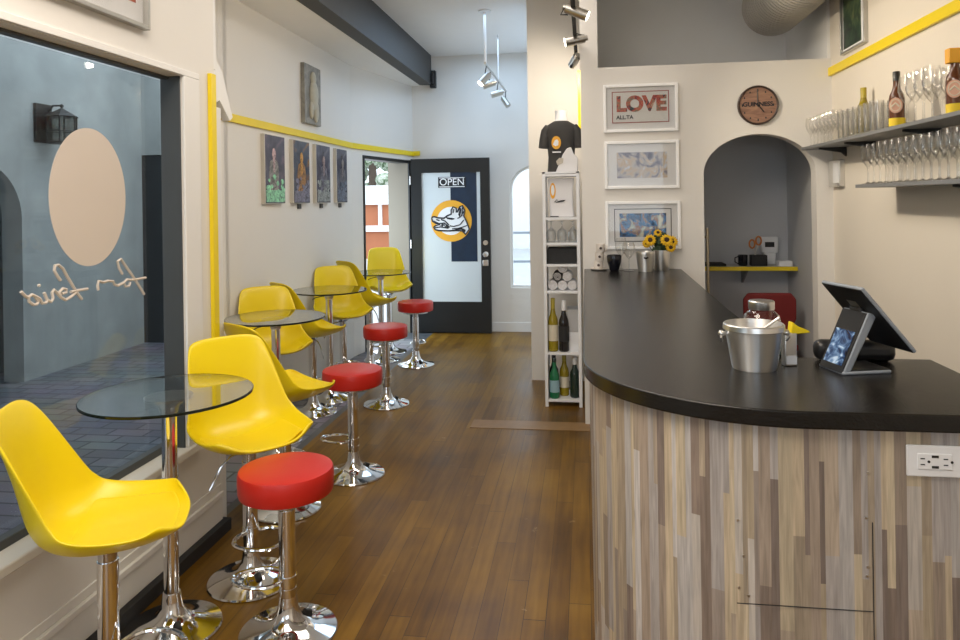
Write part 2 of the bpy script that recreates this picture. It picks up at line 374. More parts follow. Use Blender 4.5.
# ------------------------------------------------------------------ the room
CZ = 3.28; WX = -1.74; LX = -2.32; RX = 1.61; FY = 8.45; BY = 5.0
struct('floor', MB().span(-1.79, 1.75, -2.3, 8.6, -0.06, 0.0), FLOOR, smooth=False)
struct('trim_1', MB().span(-2.46, -1.79, 3.2, 8.6, -0.06, -0.001), SLATE, smooth=False)
struct('trim_2', MB().span(-0.80, 0.02, 4.85, 5.03, -0.02, 0.003), THRESH, smooth=False)
struct('ceiling', MB().span(-1.92, 1.75, -2.4, 8.6, CZ, CZ + 0.1), CEIL, smooth=False)
struct('trim_3', MB().span(-2.5, -1.92, 3.2, 8.6, 2.935, 3.38), CEIL, smooth=False)          # lowered strip over the far seats
beam = struct('trim_4', MB().span(-1.92, -1.78, -2.3, 8.36, 2.93, CZ), CHAR, smooth=False)
MB().span(-1.80, -1.735, 8.36, 8.44, 2.90, 3.10).span(-1.765, -1.745, 8.30, 8.37, 2.94, 3.06).build('bracket', BLACKM, beam)
# window wall
y0, y1, z0, z1 = -0.6, 2.93, 0.485, 2.115
w = MB(); w.span(-1.84, WX, -2.3, 3.21, 0, z0).span(-1.84, WX, -2.3, 3.21, z1, CZ).span(-1.84, WX, y1, 3.21, z0, z1).span(-1.84, WX, -2.3, y0, z0, z1)
w.prism([(-1.76, 3.21), (-1.84, 3.08), (-1.94, 3.21), (-2.46, 4.25), (-2.46, 4.45), (-2.32, 4.45), (-2.32, 4.30), (-1.84, 3.21)], 'z', 0, CZ)
struct('wall_left', w, WALL, smooth=False)
w = MB().span(-1.86, -1.712, y0 - 0.1, y1 + 0.10, z0 - 0.03, z0 + 0.004)
struct('trim_5', w, WALL, bev=0.006)
w = MB(); w.span(WX, WX + 0.014, -2.3, 3.21, 0.055, 0.17).span(WX, WX + 0.022, -2.3, 3.21, 0.165, 0.19).span(WX, WX + 0.008, -2.3, 3.21, 0.19, 0.225)
struct('baseboard_left', w, WALL, bev=0.003)
struct('trim_6', MB().span(WX, WX + 0.045, -2.3, 3.23, 0.0, 0.055), BLACKM, smooth=False)
w = MB(); w.span(WX, WX + 0.012, 2.932, 3.06, z0 + 0.005, z1 + 0.002).span(WX, WX + 0.012, y0 - 0.1, 3.06, z1 + 0.002, z1 + 0.03)
struct('trim_7', w, WHITE, bev=0.003)
w = MB().span(WX, WX + 0.02, 3.15, 3.195, 0.85, 2.165)
struct('trim_8', w, YTRIM, bev=0.002)
# pier edge moulding and slanting corbel just past the pier
w = MB().span(-1.80, -1.755, 3.215, 3.30, 0.0, 2.02)
w.prism([(3.215, 2.02), (3.215, 2.30), (3.33, 2.20), (3.43, 1.99), (3.40, 1.97), (3.30, 2.06)], 'x', -1.80, -1.76)
w.span(-1.78, -1.755, 3.215, 3.26, 2.2, CZ)
struct('trim_9', w, WHITE, smooth=False)
# storefront window
win = thing('window_1', 'large shopfront window onto the paved passage', 'window'); del win['category']; del win['label']; win['kind'] = 'structure'
w = MB(); w.span(-1.838, WX - 0.004, y1 - 0.006, y1, z0, z1).span(-1.838, -1.80, y0, y0 + 0.05, z0, z1).span(-1.838, -1.80, y0, y1, z1 - 0.012, z1).span(-1.838, -1.80, y0, y1, z0 + 0.004, z0 + 0.035)
w.build('window_frame', DARKFR, win, bev=0.003)
MB().span(-1.835, -1.829, y0 + 0.03, y1 - 0.02, z0 + 0.02, z1 - 0.02).build('pane', GLASSW, win, smooth=False)
d = MB(); n = 56
d.prism([(2.448 + 0.209 * math.cos(2 * math.pi * i / n), 1.585 + 0.257 * math.sin(2 * math.pi * i / n)) for i in range(n)], 'x', -1.828, -1.8265)
d.build('oval_decal', DECAL, win, smooth=False)
strokes = [
 [(2.289, 1.292), (2.273, 1.309), (2.259, 1.33), (2.263, 1.346), (2.279, 1.347), (2.301, 1.332), (2.324, 1.299), (2.351, 1.263), (2.374, 1.233), (2.395, 1.211)],
 [(2.338, 1.245), (2.375, 1.246), (2.426, 1.245)],
 [(2.365, 1.24), (2.338, 1.227), (2.312, 1.22), (2.288, 1.233), (2.282, 1.251), (2.299, 1.262), (2.316, 1.257), (2.316, 1.246), (2.294, 1.244)],
 [(2.288, 1.233), (2.27, 1.251), (2.256, 1.263), (2.247, 1.255), (2.252, 1.234), (2.243, 1.223), (2.225, 1.231)],
 [(2.21, 1.259), (2.215, 1.25), (2.225, 1.231), (2.218, 1.223), (2.201, 1.224), (2.191, 1.24)],
 [(2.191, 1.24), (2.176, 1.249), (2.156, 1.259), (2.14, 1.254), (2.143, 1.238), (2.161, 1.225), (2.177, 1.224), (2.184, 1.233), (2.173, 1.248)],
 [(2.143, 1.249), (2.126, 1.259), (2.109, 1.275)], [(2.186, 1.289), (2.190, 1.283)],
 [(2.63, 1.279), (2.609, 1.306), (2.601, 1.332), (2.622, 1.34), (2.647, 1.313), (2.692, 1.268), (2.728, 1.229), (2.77, 1.18)],
 [(2.682, 1.25), (2.728, 1.248), (2.782, 1.248)],
 [(2.682, 1.25), (2.658, 1.254), (2.638, 1.244), (2.647, 1.228), (2.671, 1.226), (2.679, 1.241)],
 [(2.638, 1.244), (2.602, 1.236), (2.58, 1.243), (2.572, 1.257), (2.541, 1.262), (2.517, 1.259), (2.487, 1.267), (2.482, 1.251), (2.486, 1.233)]]
d = MB()
for s in strokes: d.tube([(-1.8265, a, b) for a, b in s], 0.0054, 6)
d.build('script_lettering', DECAL, win)

# far left wall, bent wall with the open doorway
struct('wall_left_far', MB().span(-2.46, LX, 4.40, 7.0, 0, 3.38), WALL, smooth=False)
A0 = Vector((LX, 6.98, 0)); A1 = Vector((-2.04, 8.45, 0)); AL = (A1 - A0).length; AN = math.atan2(A1.y - A0.y, A1.x - A0.x)
AM = Matrix.Translation(A0) @ Matrix.Rotation(AN, 4, 'Z')     # local x runs along the wall, +y to the outside
w = MB(); w.span(-0.01, 0.24, 0, 0.14, 0, 3.38, AM).span(0.24, 1.36, 0, 0.20, 2.035, 3.38, AM)
struct('wall_left_entry', w, WALL, smooth=False)
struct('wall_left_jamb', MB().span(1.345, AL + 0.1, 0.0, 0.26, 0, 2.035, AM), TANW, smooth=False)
struct('wall_left_lintel', MB().span(1.36, AL + 0.1, 0.0, 0.26, 2.035, 3.38, AM), WALL, smooth=False)
w = MB(); w.span(0.235, 0.265, -0.012, 0.15, 0, 2.02, AM).span(0.235, 1.345, -0.012, 0.15, 2.005, 2.04, AM).span(1.345, 1.45, -0.02, 0.0, 0, 2.04, AM)
struct('trim_10', w, BLACKP, bev=0.003)
# far wall with arched window
ax, ar, az = -0.60, 0.28, 1.67
w = MB(); w.span(-2.2, ax - ar, FY, FY + 0.14, 0, 3.38).span(ax + ar, 1.75, FY, FY + 0.14, 0, 3.38).span(ax - ar, ax + ar, FY, FY + 0.14, 0, 0.515)
arc = [(ax - ar * math.cos(math.pi * i / 24), az + ar * math.sin(math.pi * i / 24)) for i in range(25)]
w.prism([(ax - ar, 3.38)] + arc + [(ax + ar, 3.38)], 'y', FY, FY + 0.14)
struct('wall_far', w, WALL, smooth=False)
struct('baseboard_far', MB().span(-1.9, -0.47, FY - 0.014, FY, 0, 0.11), WHITE, bev=0.003)
win2 = thing('window_2', 'x', 'x'); del win2['category']; del win2['label']; win2['kind'] = 'structure'
out = [(ax - ar, 0.515)] + arc + [(ax + ar, 0.515)]
ri = ar - 0.025; inn = [(ax - ri, 0.54)] + [(ax - ri * math.cos(math.pi * i / 24), az + ri * math.sin(math.pi * i / 24)) for i in range(25)] + [(ax + ri, 0.54)]
fm = MB()
for a in range(len(out)):
    b = (a + 1) % len(out)
    q = [out[a], out[b], inn[b], inn[a]]
    v = [fm.bm.verts.new((p[0], FY + 0.05, p[1])) for p in q] + [fm.bm.verts.new((p[0], FY + 0.10, p[1])) for p in q]
    for f in ((0, 1, 2, 3), (7, 6, 5, 4), (0, 4, 5, 1), (2, 6, 7, 3)): fm.bm.faces.new([v[k] for k in f])
fm.build('window_frame', WHITE, win2, smooth=False)
pn = MB(); pn.prism(inn, 'y', FY + 0.07, FY + 0.075); pn.build('pane', GLASSW, win2, smooth=False)
# column block, return, bar wall with arch
struct('wall_column', MB().span(-0.474, -0.02, 6.19, FY, 0, CZ), WALL, smooth=False)
struct('wall_return', MB().span(-0.02, 0.10, 5.11, 6.19, 0, CZ), WALL, smooth=False)
L0, L1, sp, ap = 0.79, 1.505, 1.70, 1.965
half = (L1 - L0) / 2; mid = (L0 + L1) / 2
arch = [(mid - half * math.cos(math.pi * i / 32), sp + (ap - sp) * math.sin(math.pi * i / 32)) for i in range(33)]
poly = [(-0.02, 0), (L0, 0)] + arch + [(L1, 0), (1.62, 0), (1.62, 2.448), (0.10, 2.448), (0.10, CZ), (-0.02, CZ)]
w = MB(); w.prism(poly, 'y', BY, BY + 0.11)
struct('wall_bar', w, WALL, smooth=False)
struct('wall_right', MB().span(RX, RX + 0.14, -2.4, 6.2, 0, CZ), WALLR, smooth=False)
struct('wall_alcove_back', MB().span(0.10, 1.62, 6.0, 6.19, 0, 2.34), ALCOVE, smooth=False)
struct('wall_alcove_right', MB().span(1.585, RX, 5.11, 6.0, 0, 2.34), ALCOVE, smooth=False)
struct('wall_loft_back', MB().span(0.10, 1.62, 5.99, 6.19, 2.34, CZ), LOFT, smooth=False)
struct('wall_loft_right', MB().span(1.59, RX, 5.02, 5.99, 2.449, CZ), LOFT, smooth=False)
struct('trim_11', MB().span(0.10, 1.62, 5.11, 6.0, 2.34, 2.43), LOFT, smooth=False)
# wall behind the camera with its street window
w = MB(); w.span(-1.9, -0.9, -2.4, -2.3, 0, CZ).span(1.3, 1.75, -2.4, -2.3, 0, CZ).span(-0.9, 1.3, -2.4, -2.3, 0, 1.0).span(-0.9, 1.3, -2.4, -2.3, 2.5, CZ)
struct('wall_back', w, WALL, smooth=False)
# yellow rails
struct('trim_12', MB().span(RX - 0.022, RX, -2.3, 5.0, 2.33, 2.385), YTRIM, bev=0.003)
w = MB(); w.span(LX, LX + 0.02, 4.33, 6.985, 2.095, 2.15).span(0, 1.24, -0.02, 0, 2.095, 2.15, AM).span(1.24, AL - 0.005, -0.02, 0, 2.095, 2.15, AM)
w.span(-2.03, -1.95, FY - 0.018, FY, 2.10, 2.155)
struct('trim_13', w, YTRIM, bev=0.002)
struct('trim_14', MB().span(-0.044, -0.02, 5.70, 5.75, 2.02, 2.56), YTRIM, bev=0.002)

# ------------------------------------------------------------------ outside
struct('ground', MB().span(-60, 60, -20, 80, -0.2, -0.07), PAVE, smooth=False)
struct('exterior_paving', MB().span(-5.5, -1.84, -3, 7.9, -0.07, 0.0), BRICKP, smooth=False)
w = MB(); w.span(-5.15, -4.95, -3, 4.75, 0, 3.7).span(-5.15, -4.95, 5.74, 7.5, 0, 3.7)
w.prism([(4.75, 3.7)] + [(5.245 - 0.495 * math.cos(math.pi * i / 20), 1.45 + 0.5 * math.sin(math.pi * i / 20)) for i in range(21)] + [(5.74, 3.7)], 'x', -5.15, -4.95)
struct('exterior_wall_passage', w, STUCCO, smooth=False)
struct('exterior_wall_niche', MB().span(-5.55, -5.45, 2.4, 7.5, 0, 3.7), STUCCOD, smooth=False)
struct('exterior_wall_end', MB().span(-5.0, -3.6, 7.5, 7.62, 2.12, 3.7), STUCCO, smooth=False)
struct('exterior_door_end', MB().span(-5.0, -3.6, 7.52, 7.62, 0, 2.12), DARKOUT, smooth=False)
struct('exterior_roof_passage', MB().span(-5.7, -1.93, -3, 5.0, 3.7, 3.85), STUCCOD, smooth=False)
struct('exterior_wall_entry', MB().span(-2.40, -2.2, 8.66, 8.9, 0, 3.2), TANW, smooth=False)

# ------------------------------------------------------------------ door
door = thing('door_1', 'x', 'x'); del door['category']; del door['label']; door['kind'] = 'structure'
DX0, DX1, DY = -2.03, -1.095, 8.29
gx0, gx1, gz0, gz1 = -1.905, -1.205, 0.37, 1.885
w = MB(); w.span(DX0, gx0, DY, DY + 0.045, 0.01, 2.05).span(gx1, DX1, DY, DY + 0.045, 0.01, 2.05).span(gx0, gx1, DY, DY + 0.045, 0.01, gz0).span(gx0, gx1, DY, DY + 0.045, gz1, 2.05)
w.build('door_frame', BLACKP, door, smooth=False)
MB().span(gx0, gx1, DY + 0.018, DY + 0.024, gz0, gz1).build('pane', GLASSREFL, door, smooth=False)
MB().span(-1.56, gx1 - 0.045, DY + 0.0155, DY + 0.018, 0.84, gz1).build('reflection_sheet', NAVY, door, smooth=False)  # dark blue reflection in the door glass, built as a flat coloured sheet
for z in (0.30, 1.05, 1.80): MB().cyl((DX0 - 0.006, DY - 0.006, z - 0.05), (DX0 - 0.006, DY - 0.006, z + 0.05), 0.008, seg=10).build('hinge', STEEL, door)
MB().cyl((-1.15, DY, 1.06), (-1.15, DY - 0.02, 1.06), 0.028).build('deadbolt', STEEL, door)
k = MB().lathe([(0, 0.065), (0.02, 0.064), (0.03, 0.05), (0.026, 0.034), (0.012, 0.026), (0.012, 0.006), (0.032, 0.004), (0.032, 0)], 20, mtx=Matrix.Translation((-1.15, DY, 0.925)) @ Matrix.Rotation(R(90), 4, 'X'))
k.build('knob', STEEL, door)
MB().span(-1.185, -1.12, DY - 0.02, DY, 0.79, 0.86).build('latch_box', STEEL, door, bev=0.005)
sg = thing('open_sign', 'black OPEN sign with white lettering on the glass of the black door', 'sign', (-1.54, DY + 0.0155, 1.77))
MB().span(-0.165, 0.165, -0.006, 0.0, -0.062, 0.062).build('board', BLACKM, sg, bev=0.002)
w = MB(); w.span(-0.15, 0.15, -0.0075, -0.005, 0.048, 0.056).span(-0.15, 0.15, -0.0075, -0.005, -0.056, -0.048); w.build('rule_line', INKW, sg, smooth=False)
text('lettering', 'OPEN', 0.115, INKW, sg, (0, -0.007, 0), FACE_Y)
# animal head emblem on orange disc
em = thing('door_emblem', 'orange round emblem with snarling black and white animal head on the door glass', 'emblem', (-1.555, DY + 0.0155, 1.317))
MB().cyl((0, 0, 0), (0, -0.002, 0), 0.243, seg=56).build('orange_disc', ORANGE, em, smooth=False)
MB().cyl((-0.005, -0.002, 0.0), (-0.005, -0.003, 0.0), 0.165, seg=48).build('white_disc', INKW, em, smooth=False)
def lp(p): return ((p[0] - 320) / 260 * 0.243, (320 - p[1]) / 260 * 0.243)
head = [(70, 285), (82, 268), (110, 265), (150, 280), (230, 285), (270, 255), (320, 235), (322, 185), (345, 145), (385, 160), (388, 215), (400, 210), (432, 145), (465, 130), (492, 190), (480, 260), (515, 330), (548, 425), (500, 490), (455, 445), (380, 440), (300, 445), (160, 440), (110, 425), (95, 395), (120, 378), (165, 370), (120, 345), (85, 325)]
w = MB(); w.prism([lp(p) for p in head], 'y', -0.003, -0.0042); w.build('head_shape', INKW, em, smooth=False)
lines = [head + [head[0]], [(95, 320), (165, 352), (230, 345), (300, 400), (280, 410), (180, 395), (110, 405)], [(250, 260), (275, 290), (330, 300), (360, 292)], [(285, 285), (340, 290)],
         [(440, 160), (420, 240)], [(465, 150), (455, 260)], [(480, 200), (440, 270), (400, 290)], [(355, 170), (345, 220)], [(480, 310), (430, 370), (350, 390), (300, 380)],
         [(520, 380), (460, 400), (400, 415)], [(500, 440), (440, 410), (330, 420)], [(190, 300), (240, 320), (290, 370)], [(130, 300), (170, 315)], [(165, 352), (180, 375)], [(210, 350), (222, 378)], [(250, 365), (258, 390)]]
w = MB()
for s in lines: w.tube([(lp(p)[0], -0.0045, lp(p)[1]) for p in s], 0.0095 if s is lines[0] else 0.0075, 5)
w.prism([lp(p) for p in [(410, 240), (438, 160), (452, 175), (440, 250), (425, 275)]], 'y', -0.0055, -0.004)
w.prism([lp(p) for p in [(165, 356), (230, 350), (290, 398), (275, 404), (180, 385)]], 'y', -0.0055, -0.004)
w.prism([lp(p) for p in [(330, 420), (440, 405), (500, 440), (490, 470), (450, 432), (380, 432)]], 'y', -0.0055, -0.004)
w.prism([lp(p) for p in [(262, 268), (290, 282), (335, 284), (330, 298), (285, 300)]], 'y', -0.0055, -0.004)
w.build('line_work', INKK, em)
w = MB()
for q in ([(120, 352), (150, 352), (138, 378)], [(170, 358), (195, 356), (186, 382)], [(205, 354), (228, 354), (218, 380)], [(235, 358), (258, 372), (246, 388)], [(150, 398), (170, 396), (158, 374)], [(215, 392), (236, 394), (226, 372)]):
    w.prism([lp(p) for p in q], 'y', -0.0075, -0.0055)
w.build('teeth_print', INKW, em, smooth=False)

# ------------------------------------------------------------------ bar
bar_path = []
for i in range(0, 141): bar_path.append((0.012, 4.985 - (4.985 - 2.19) * i / 140))
for i in range(1, 61):
    a = math.pi + math.pi / 2 * i / 60; bar_path.append((0.49 + 0.478 * math.cos(a), 2.19 + 0.478 * math.sin(a)))
for i in range(1, 60): bar_path.append((0.49 + 0.48 * i / 59, 1.712))
arc_l = [0.0]
for a, b in zip(bar_path, bar_path[1:]): arc_l.append(arc_l[-1] + math.hypot(b[0] - a[0], b[1] - a[1]))
def at_len(s):
    s = min(max(s, 0), arc_l[-1])
    for i in range(1, len(arc_l)):
        if arc_l[i] >= s:
            t = (s - arc_l[i - 1]) / max(1e-9, arc_l[i] - arc_l[i - 1]); a, b = bar_path[i - 1], bar_path[i]
            return (a[0] + (b[0] - a[0]) * t, a[1] + (b[1] - a[1]) * t)
    return bar_path[-1]
WOODS = [(0.42, 0.345, 0.27), (0.34, 0.275, 0.22), (0.25, 0.195, 0.16), (0.47, 0.385, 0.275), (0.53, 0.445, 0.32), (0.40, 0.365, 0.345), (0.49, 0.46, 0.44), (0.22, 0.175, 0.15), (0.39, 0.32, 0.24), (0.31, 0.26, 0.225), (0.50, 0.455, 0.41)]
bar = thing('bar_counter_base', 'bar front clad in vertical grey and tan wood strips with a rounded corner', 'bar counter', (0, 0, 0))
bm = bmesh.new(); lay = bm.faces.layers.int.new('ci'); cols = []
s = 0.0; rng = random.Random(3); last = -1
while s < arc_l[-1] - 0.002:
    wd = rng.choice((0.011, 0.014, 0.017, 0.021, 0.025, 0.030)); e = min(arc_l[-1], s + wd)
    if arc_l[-1] - e < 0.012: e = arc_l[-1]
    nsub = max(1, int((e - s) / 0.012)); ss = [s + (e - s) * k / nsub for k in range(nsub + 1)]
    z = 0.0; top = 1.03; z += rng.uniform(0.05, 0.5)
    zs = [0.0]
    while z < top - 0.05: zs.append(z); z += rng.uniform(0.22, 0.75)
    zs.append(top)
    for za, zb in zip(zs, zs[1:]):
        ci = rng.randrange(len(WOODS))
        while ci == last: ci = rng.randrange(len(WOODS))
        last = ci; sh = rng.uniform(0.85, 1.12); cols.append(tuple(c * sh for c in WOODS[ci]))
        for sa, sb in zip(ss, ss[1:]):
            a, b = at_len(sa), at_len(sb)
            f = bm.faces.new([bm.verts.new((*a, za)), bm.verts.new((*b, za)), bm.verts.new((*b, zb)), bm.verts.new((*a, zb))]); f[lay] = len(cols) - 1
    s = e
bmesh.ops.remove_doubles(bm, verts=bm.verts, dist=0.0002); bmesh.ops.recalc_face_normals(bm, faces=bm.faces)
fc = [f[lay] for f in bm.faces]
me = bpy.data.meshes.new('strip_cladding'); bm.to_mesh(me); bm.free(); me.materials.append(PLANK)
ca = me.color_attributes.new('strip', 'FLOAT_COLOR', 'CORNER')
for p in me.polygons:
    for li in p.loop_indices: ca.data[li].color = (*cols[fc[p.index]], 1)
clad = bpy.data.objects.new('strip_cladding', me); COL.objects.link(clad); clad.parent = bar
# carcass behind the cladding
def offset_path(d):
    pts = [(0.012 + d, 4.985), (0.012 + d, 2.19)] + [(0.49 + (0.478 - d) * math.cos(math.pi + math.pi / 2 * i / 16), 2.19 + (0.478 - d) * math.sin(math.pi + math.pi / 2 * i / 16)) for i in range(1, 17)] + [(0.955, 1.712 + d)]
    return pts
w = MB(); w.prism(offset_path(0.010) + [(0.955, 2.22), (0.57, 2.22), (0.57, 4.985)], 'z', 0.0, 1.028); w.build('carcass', BLACKM, bar, smooth=False)
sm = MB()
sm.span(0.622, 0.6235, 1.7105, 1.7125, 0.05, 0.82)
sm.span(0.33, 0.622, 1.7105, 1.7125, 0.6205, 0.622)
sm.build('panel_seam', BLACKM, bar, smooth=False)
for (x, z) in ((0.34, 0.80), (0.35, 0.72), (0.34, 0.645), (0.36, 0.63), (0.61, 0.83), (0.612, 0.72), (0.61, 0.70), (0.615, 0.93)):
    yy = 1.712 if x > 0.49 else 2.19 - math.sqrt(0.478 ** 2 - (0.49 - x) ** 2)
    MB().cyl((x, yy + 0.0005, z), (x, yy - 0.002, z), 0.003, seg=10).build('screw_head', STEEL, bar)
tp = [(-0.012, 4.995), (-0.012, 2.19)] + [(0.49 + 0.502 * math.cos(math.pi + math.pi / 2 * i / 40), 2.19 + 0.502 * math.sin(math.pi + math.pi / 2 * i / 40)) for i in range(1, 41)] + [(0.985, 1.688), (0.985, 2.255), (0.62, 2.255), (0.60, 2.275), (0.60, 3.2), (0.635, 4.995)]
w = MB(); w.prism(tp, 'z', 1.03, 1.07)
ct = w.build('countertop', TOP, None, bev=0.004)
tag(ct, 'dark brown-black bar countertop running to the back wall with a rounded front corner', 'countertop')
ol = thing('wall_outlet', 'white double power outlet plate set sideways in the wood-strip bar front', 'power outlet', (0.75, 1.7115, 0.963))
MB().span(-0.057, 0.085, -0.007, 0, -0.0345, 0.0345).build('cover_plate', WHITEPL, ol, bev=0.003)
MB().span(-0.035, 0.035, -0.0095, -0.006, -0.0175, 0.0175).build('socket_body', WHITEPL, ol, bev=0.002)
w = MB()
for x in (-0.026, 0.021):
    for dz in (-0.0065, 0.0065): w.span(x - 0.004, x + 0.005, -0.0102, -0.009, dz - 0.0012, dz + 0.0012)
    w.cyl((x + 0.013, -0.009, 0), (x + 0.013, -0.0102, 0), 0.003, seg=12)
for dz in (-0.0115, 0.0115): w.span(-0.007, 0.007, -0.0104, -0.009, dz - 0.0026, dz + 0.0026)
w.build('socket_slots', BLACK, ol, smooth=False)

# ------------------------------------------------------------------ seats and tables
BASE = [(0, 0.003), (0.168, 0.0), (0.176, 0.004), (0.172, 0.010), (0.135, 0.018), (0.085, 0.032), (0.052, 0.055), (0.038, 0.085), (0.033, 0.12), (0.030, 0.135), (0, 0.135)]
def loop_pts(z, hw=0.10, d=0.20, r=0.0):
    pts = []
    for i in range(28):
        a = 2 * math.pi * i / 28
        pts.append((hw * math.cos(a) * (1 - 0.18 * math.sin(a)), d / 2 + 0.012 + (d / 2) * math.sin(a), z))
    return pts
def interp(kn, t):
    for (a, va), (b, vb) in zip(kn, kn[1:]):
        if a <= t <= b: k = (t - a) / (b - a); return va + (vb - va) * k
    return kn[-1][1]
CPROF = [(0.228, 0.010), (0.205, 0.002), (0.15, -0.012), (0.07, -0.026), (-0.02, -0.034), (-0.10, -0.024), (-0.160, 0.012), (-0.190, 0.070), (-0.205, 0.145), (-0.222, 0.22), (-0.242, 0.30), (-0.262, 0.36), (-0.276, 0.385)]
CHW = [0.165, 0.200, 0.226, 0.238, 0.238, 0.232, 0.224, 0.214, 0.203, 0.191, 0.177, 0.164, 0.146]
CRISE = [0.030, 0.046, 0.060, 0.074, 0.088, 0.100, 0.112, 0.102, 0.080, 0.056, 0.032, 0.020, 0.012]
def shell_rows(lo, hi, inset, off):
    rows = []; n = 14
    for i in range(lo, hi):
        p = CPROF[i]; a = CPROF[max(0, i - 1)]; b = CPROF[min(len(CPROF) - 1, i + 1)]
        ty, tz = b[0] - a[0], b[1] - a[1]; l = math.hypot(ty, tz); ny, nz = tz / l, -ty / l
        if nz < 0 and i < 6: ny, nz = -ny, -nz
        if ny < 0 and i >= 6: ny, nz = -ny, -nz
        row = []
        for k in range(n + 1):
            s_ = -1 + 2 * k / n; e = abs(s_ * (CHW[i] - inset) / CHW[i]) ** 3.2 * CRISE[i] + off
            y = p[0] + ny * e; z = p[1] + nz * e
            if i <= 1: y -= 0.045 * s_ ** 4 * (1 if i == 0 else 0.6); z += 0.014 * s_ ** 4
            if i >= 11: z -= 0.022 * s_ ** 4 * (1 if i == 12 else 0.6)
            row.append(((CHW[i] - inset) * s_, y, z))
        rows.append(row)
    return rows
def make_chair():
    t = thing('bar_chair', 'x', 'bar chair', (0, 0, 0), 0, 'yellow bar chairs along the left wall')
    H = 0.60
    w = MB(); w.grid(shell_rows(0, 13, 0, 0)); w.build('shell', YEL, t, (0, 0, H), solid=0.012, sub=2)
    rows = shell_rows(1, 6, 0.050, 0.008)
    rows[0] = [(x * 0.94, y - 0.006, z - 0.004) for x, y, z in rows[0]]
    w = MB(); w.grid(rows); w.build('cushion', YELC, t, (0, 0, H), solid=0.008, sub=2)
    MB().cyl((0, 0, 0.545), (0, 0, 0.566), 0.032, 0.055).build('seat_plate', CHROMED, t)
    MB().cyl((0, 0, 0.12), (0, 0, 0.50), 0.030).cyl((0, 0, 0.23), (0, 0, 0.236), 0.0315).build('pole', CHROME, t)
    MB().cyl((0, 0, 0.50), (0, 0, 0.55), 0.0265).build('piston', CHROMED, t)
    MB().lathe(BASE, 48).build('base', CHROME, t)
    MB().cyl((0, 0.062, 0.045), (0, 0.085, 0.034), 0.014, seg=14).build('plug', BLACK, t)
    MB().tube(loop_pts(0.21), 0.0085, 8, True).cyl((0, 0, 0.196), (0, 0, 0.224), 0.0335).build('footrest', CHROME, t)
    MB().tube([(0.02, 0.0, 0.545), (0.08, 0.0, 0.535), (0.12, 0.0, 0.50), (0.15, 0.0, 0.445), (0.165, 0.0, 0.42)], 0.0045, 6).build('lever', CHROMED, t)
    return t
chair0 = make_chair(); first = True
CH = [(-1.43, 1.97, 23, -0.01, 'yellow bar chair nearest of all, seen from the side by the shopfront window'),
      (-1.385, 2.80, -42, -0.01, 'yellow bar chair facing out from behind the front glass table'),
      (-1.525, 3.475, 57, -0.005, 'yellow bar chair with its back turned, just behind the second yellow seat'),
      (-2.03, 4.47, -52, 0.0, 'yellow bar chair facing out from behind the second glass table'),
      (-2.015, 5.10, 50, 0.0, 'yellow bar chair with its back turned, on the near side of the third glass table'),
      (-2.03, 5.825, -52, 0.01, 'yellow bar chair facing out from behind the third glass table'),
      (-1.99, 6.45, 50, 0.025, 'yellow bar chair with its back turned, beside the farthest glass table'),
      (-2.02, 7.23, -63, 0.05, 'yellow bar chair farthest away, facing out below the open doorway')]
for (x, y, a, dz, lab) in CH:
    if first: c = chair0; c.location = (x, y, 0); c.rotation_euler = (0, 0, R(a - 90)); c['label'] = lab; first = False
    else: c = dup(chair0, (x, y, 0), R(a - 90), lab)
    c.scale = (1, 1, 1 + dz / 0.6)
    if (x, y) == (-1.43, 1.97):
        for ch_ in c.children:
            if ch_.name.startswith('lever'): lev_ = ch_

lev_.rotation_euler = (0, 0, R(193))        # the nearest chair is turned on its post: its lever points away from the aisle
def make_stool():
    t = thing('bar_stool', 'x', 'bar stool', (0, 0, 0), 0, 'round red bar stools')
    w = MB(); w.lathe([(0, 0.513), (0.158, 0.513), (0.166, 0.517), (0.169, 0.527), (0.170, 0.560), (0.169, 0.590), (0.165, 0.600), (0.150, 0.604), (0.08, 0.606), (0, 0.607)], 56); w.build('cushion', RED, t)
    MB().cyl((0, 0, 0.495), (0, 0, 0.516), 0.12).build('seat_plate', CHROMED, t)
    MB().cyl((0, 0, 0.12), (0, 0, 0.45), 0.030).cyl((0, 0, 0.16), (0, 0, 0.166), 0.0315).build('pole', CHROME, t)
    MB().cyl((0, 0, 0.45), (0, 0, 0.50), 0.0265).build('piston', CHROMED, t)
    MB().lathe(BASE, 48).build('base', CHROME, t)
    MB().cyl((0.045, -0.045, 0.045), (0.062, -0.062, 0.034), 0.015, seg=14).build('plug', BLACK, t)
    MB().tube(loop_pts(0.195, 0.07, 0.19), 0.0075, 8, True).cyl((0, 0, 0.18), (0, 0, 0.21), 0.0335).build('footrest', CHROME, t)
    return t
st0 = make_stool()
ST = [(-1.085, 2.475, 95, -0.01, 'round red bar stool nearest of all, standing in front of the front table'), (-1.327, 3.955, 80, 0, 'round red bar stool second from the front, beside the second glass table'),
      (-1.53, 5.36, 70, 0, 'round red bar stool third from the front, beside the third glass table'), (-1.61, 6.68, 0, 0, 'round red bar stool farthest away, standing in front of the black door')]
for i, (x, y, a, dz, lab) in enumerate(ST):
    o = st0 if i == 0 else dup(st0, (x, y, 0))
    o.location = (x, y, 0); o.rotation_euler = (0, 0, R(a)); o['label'] = lab; o.scale = (1, 1, 1 + dz)

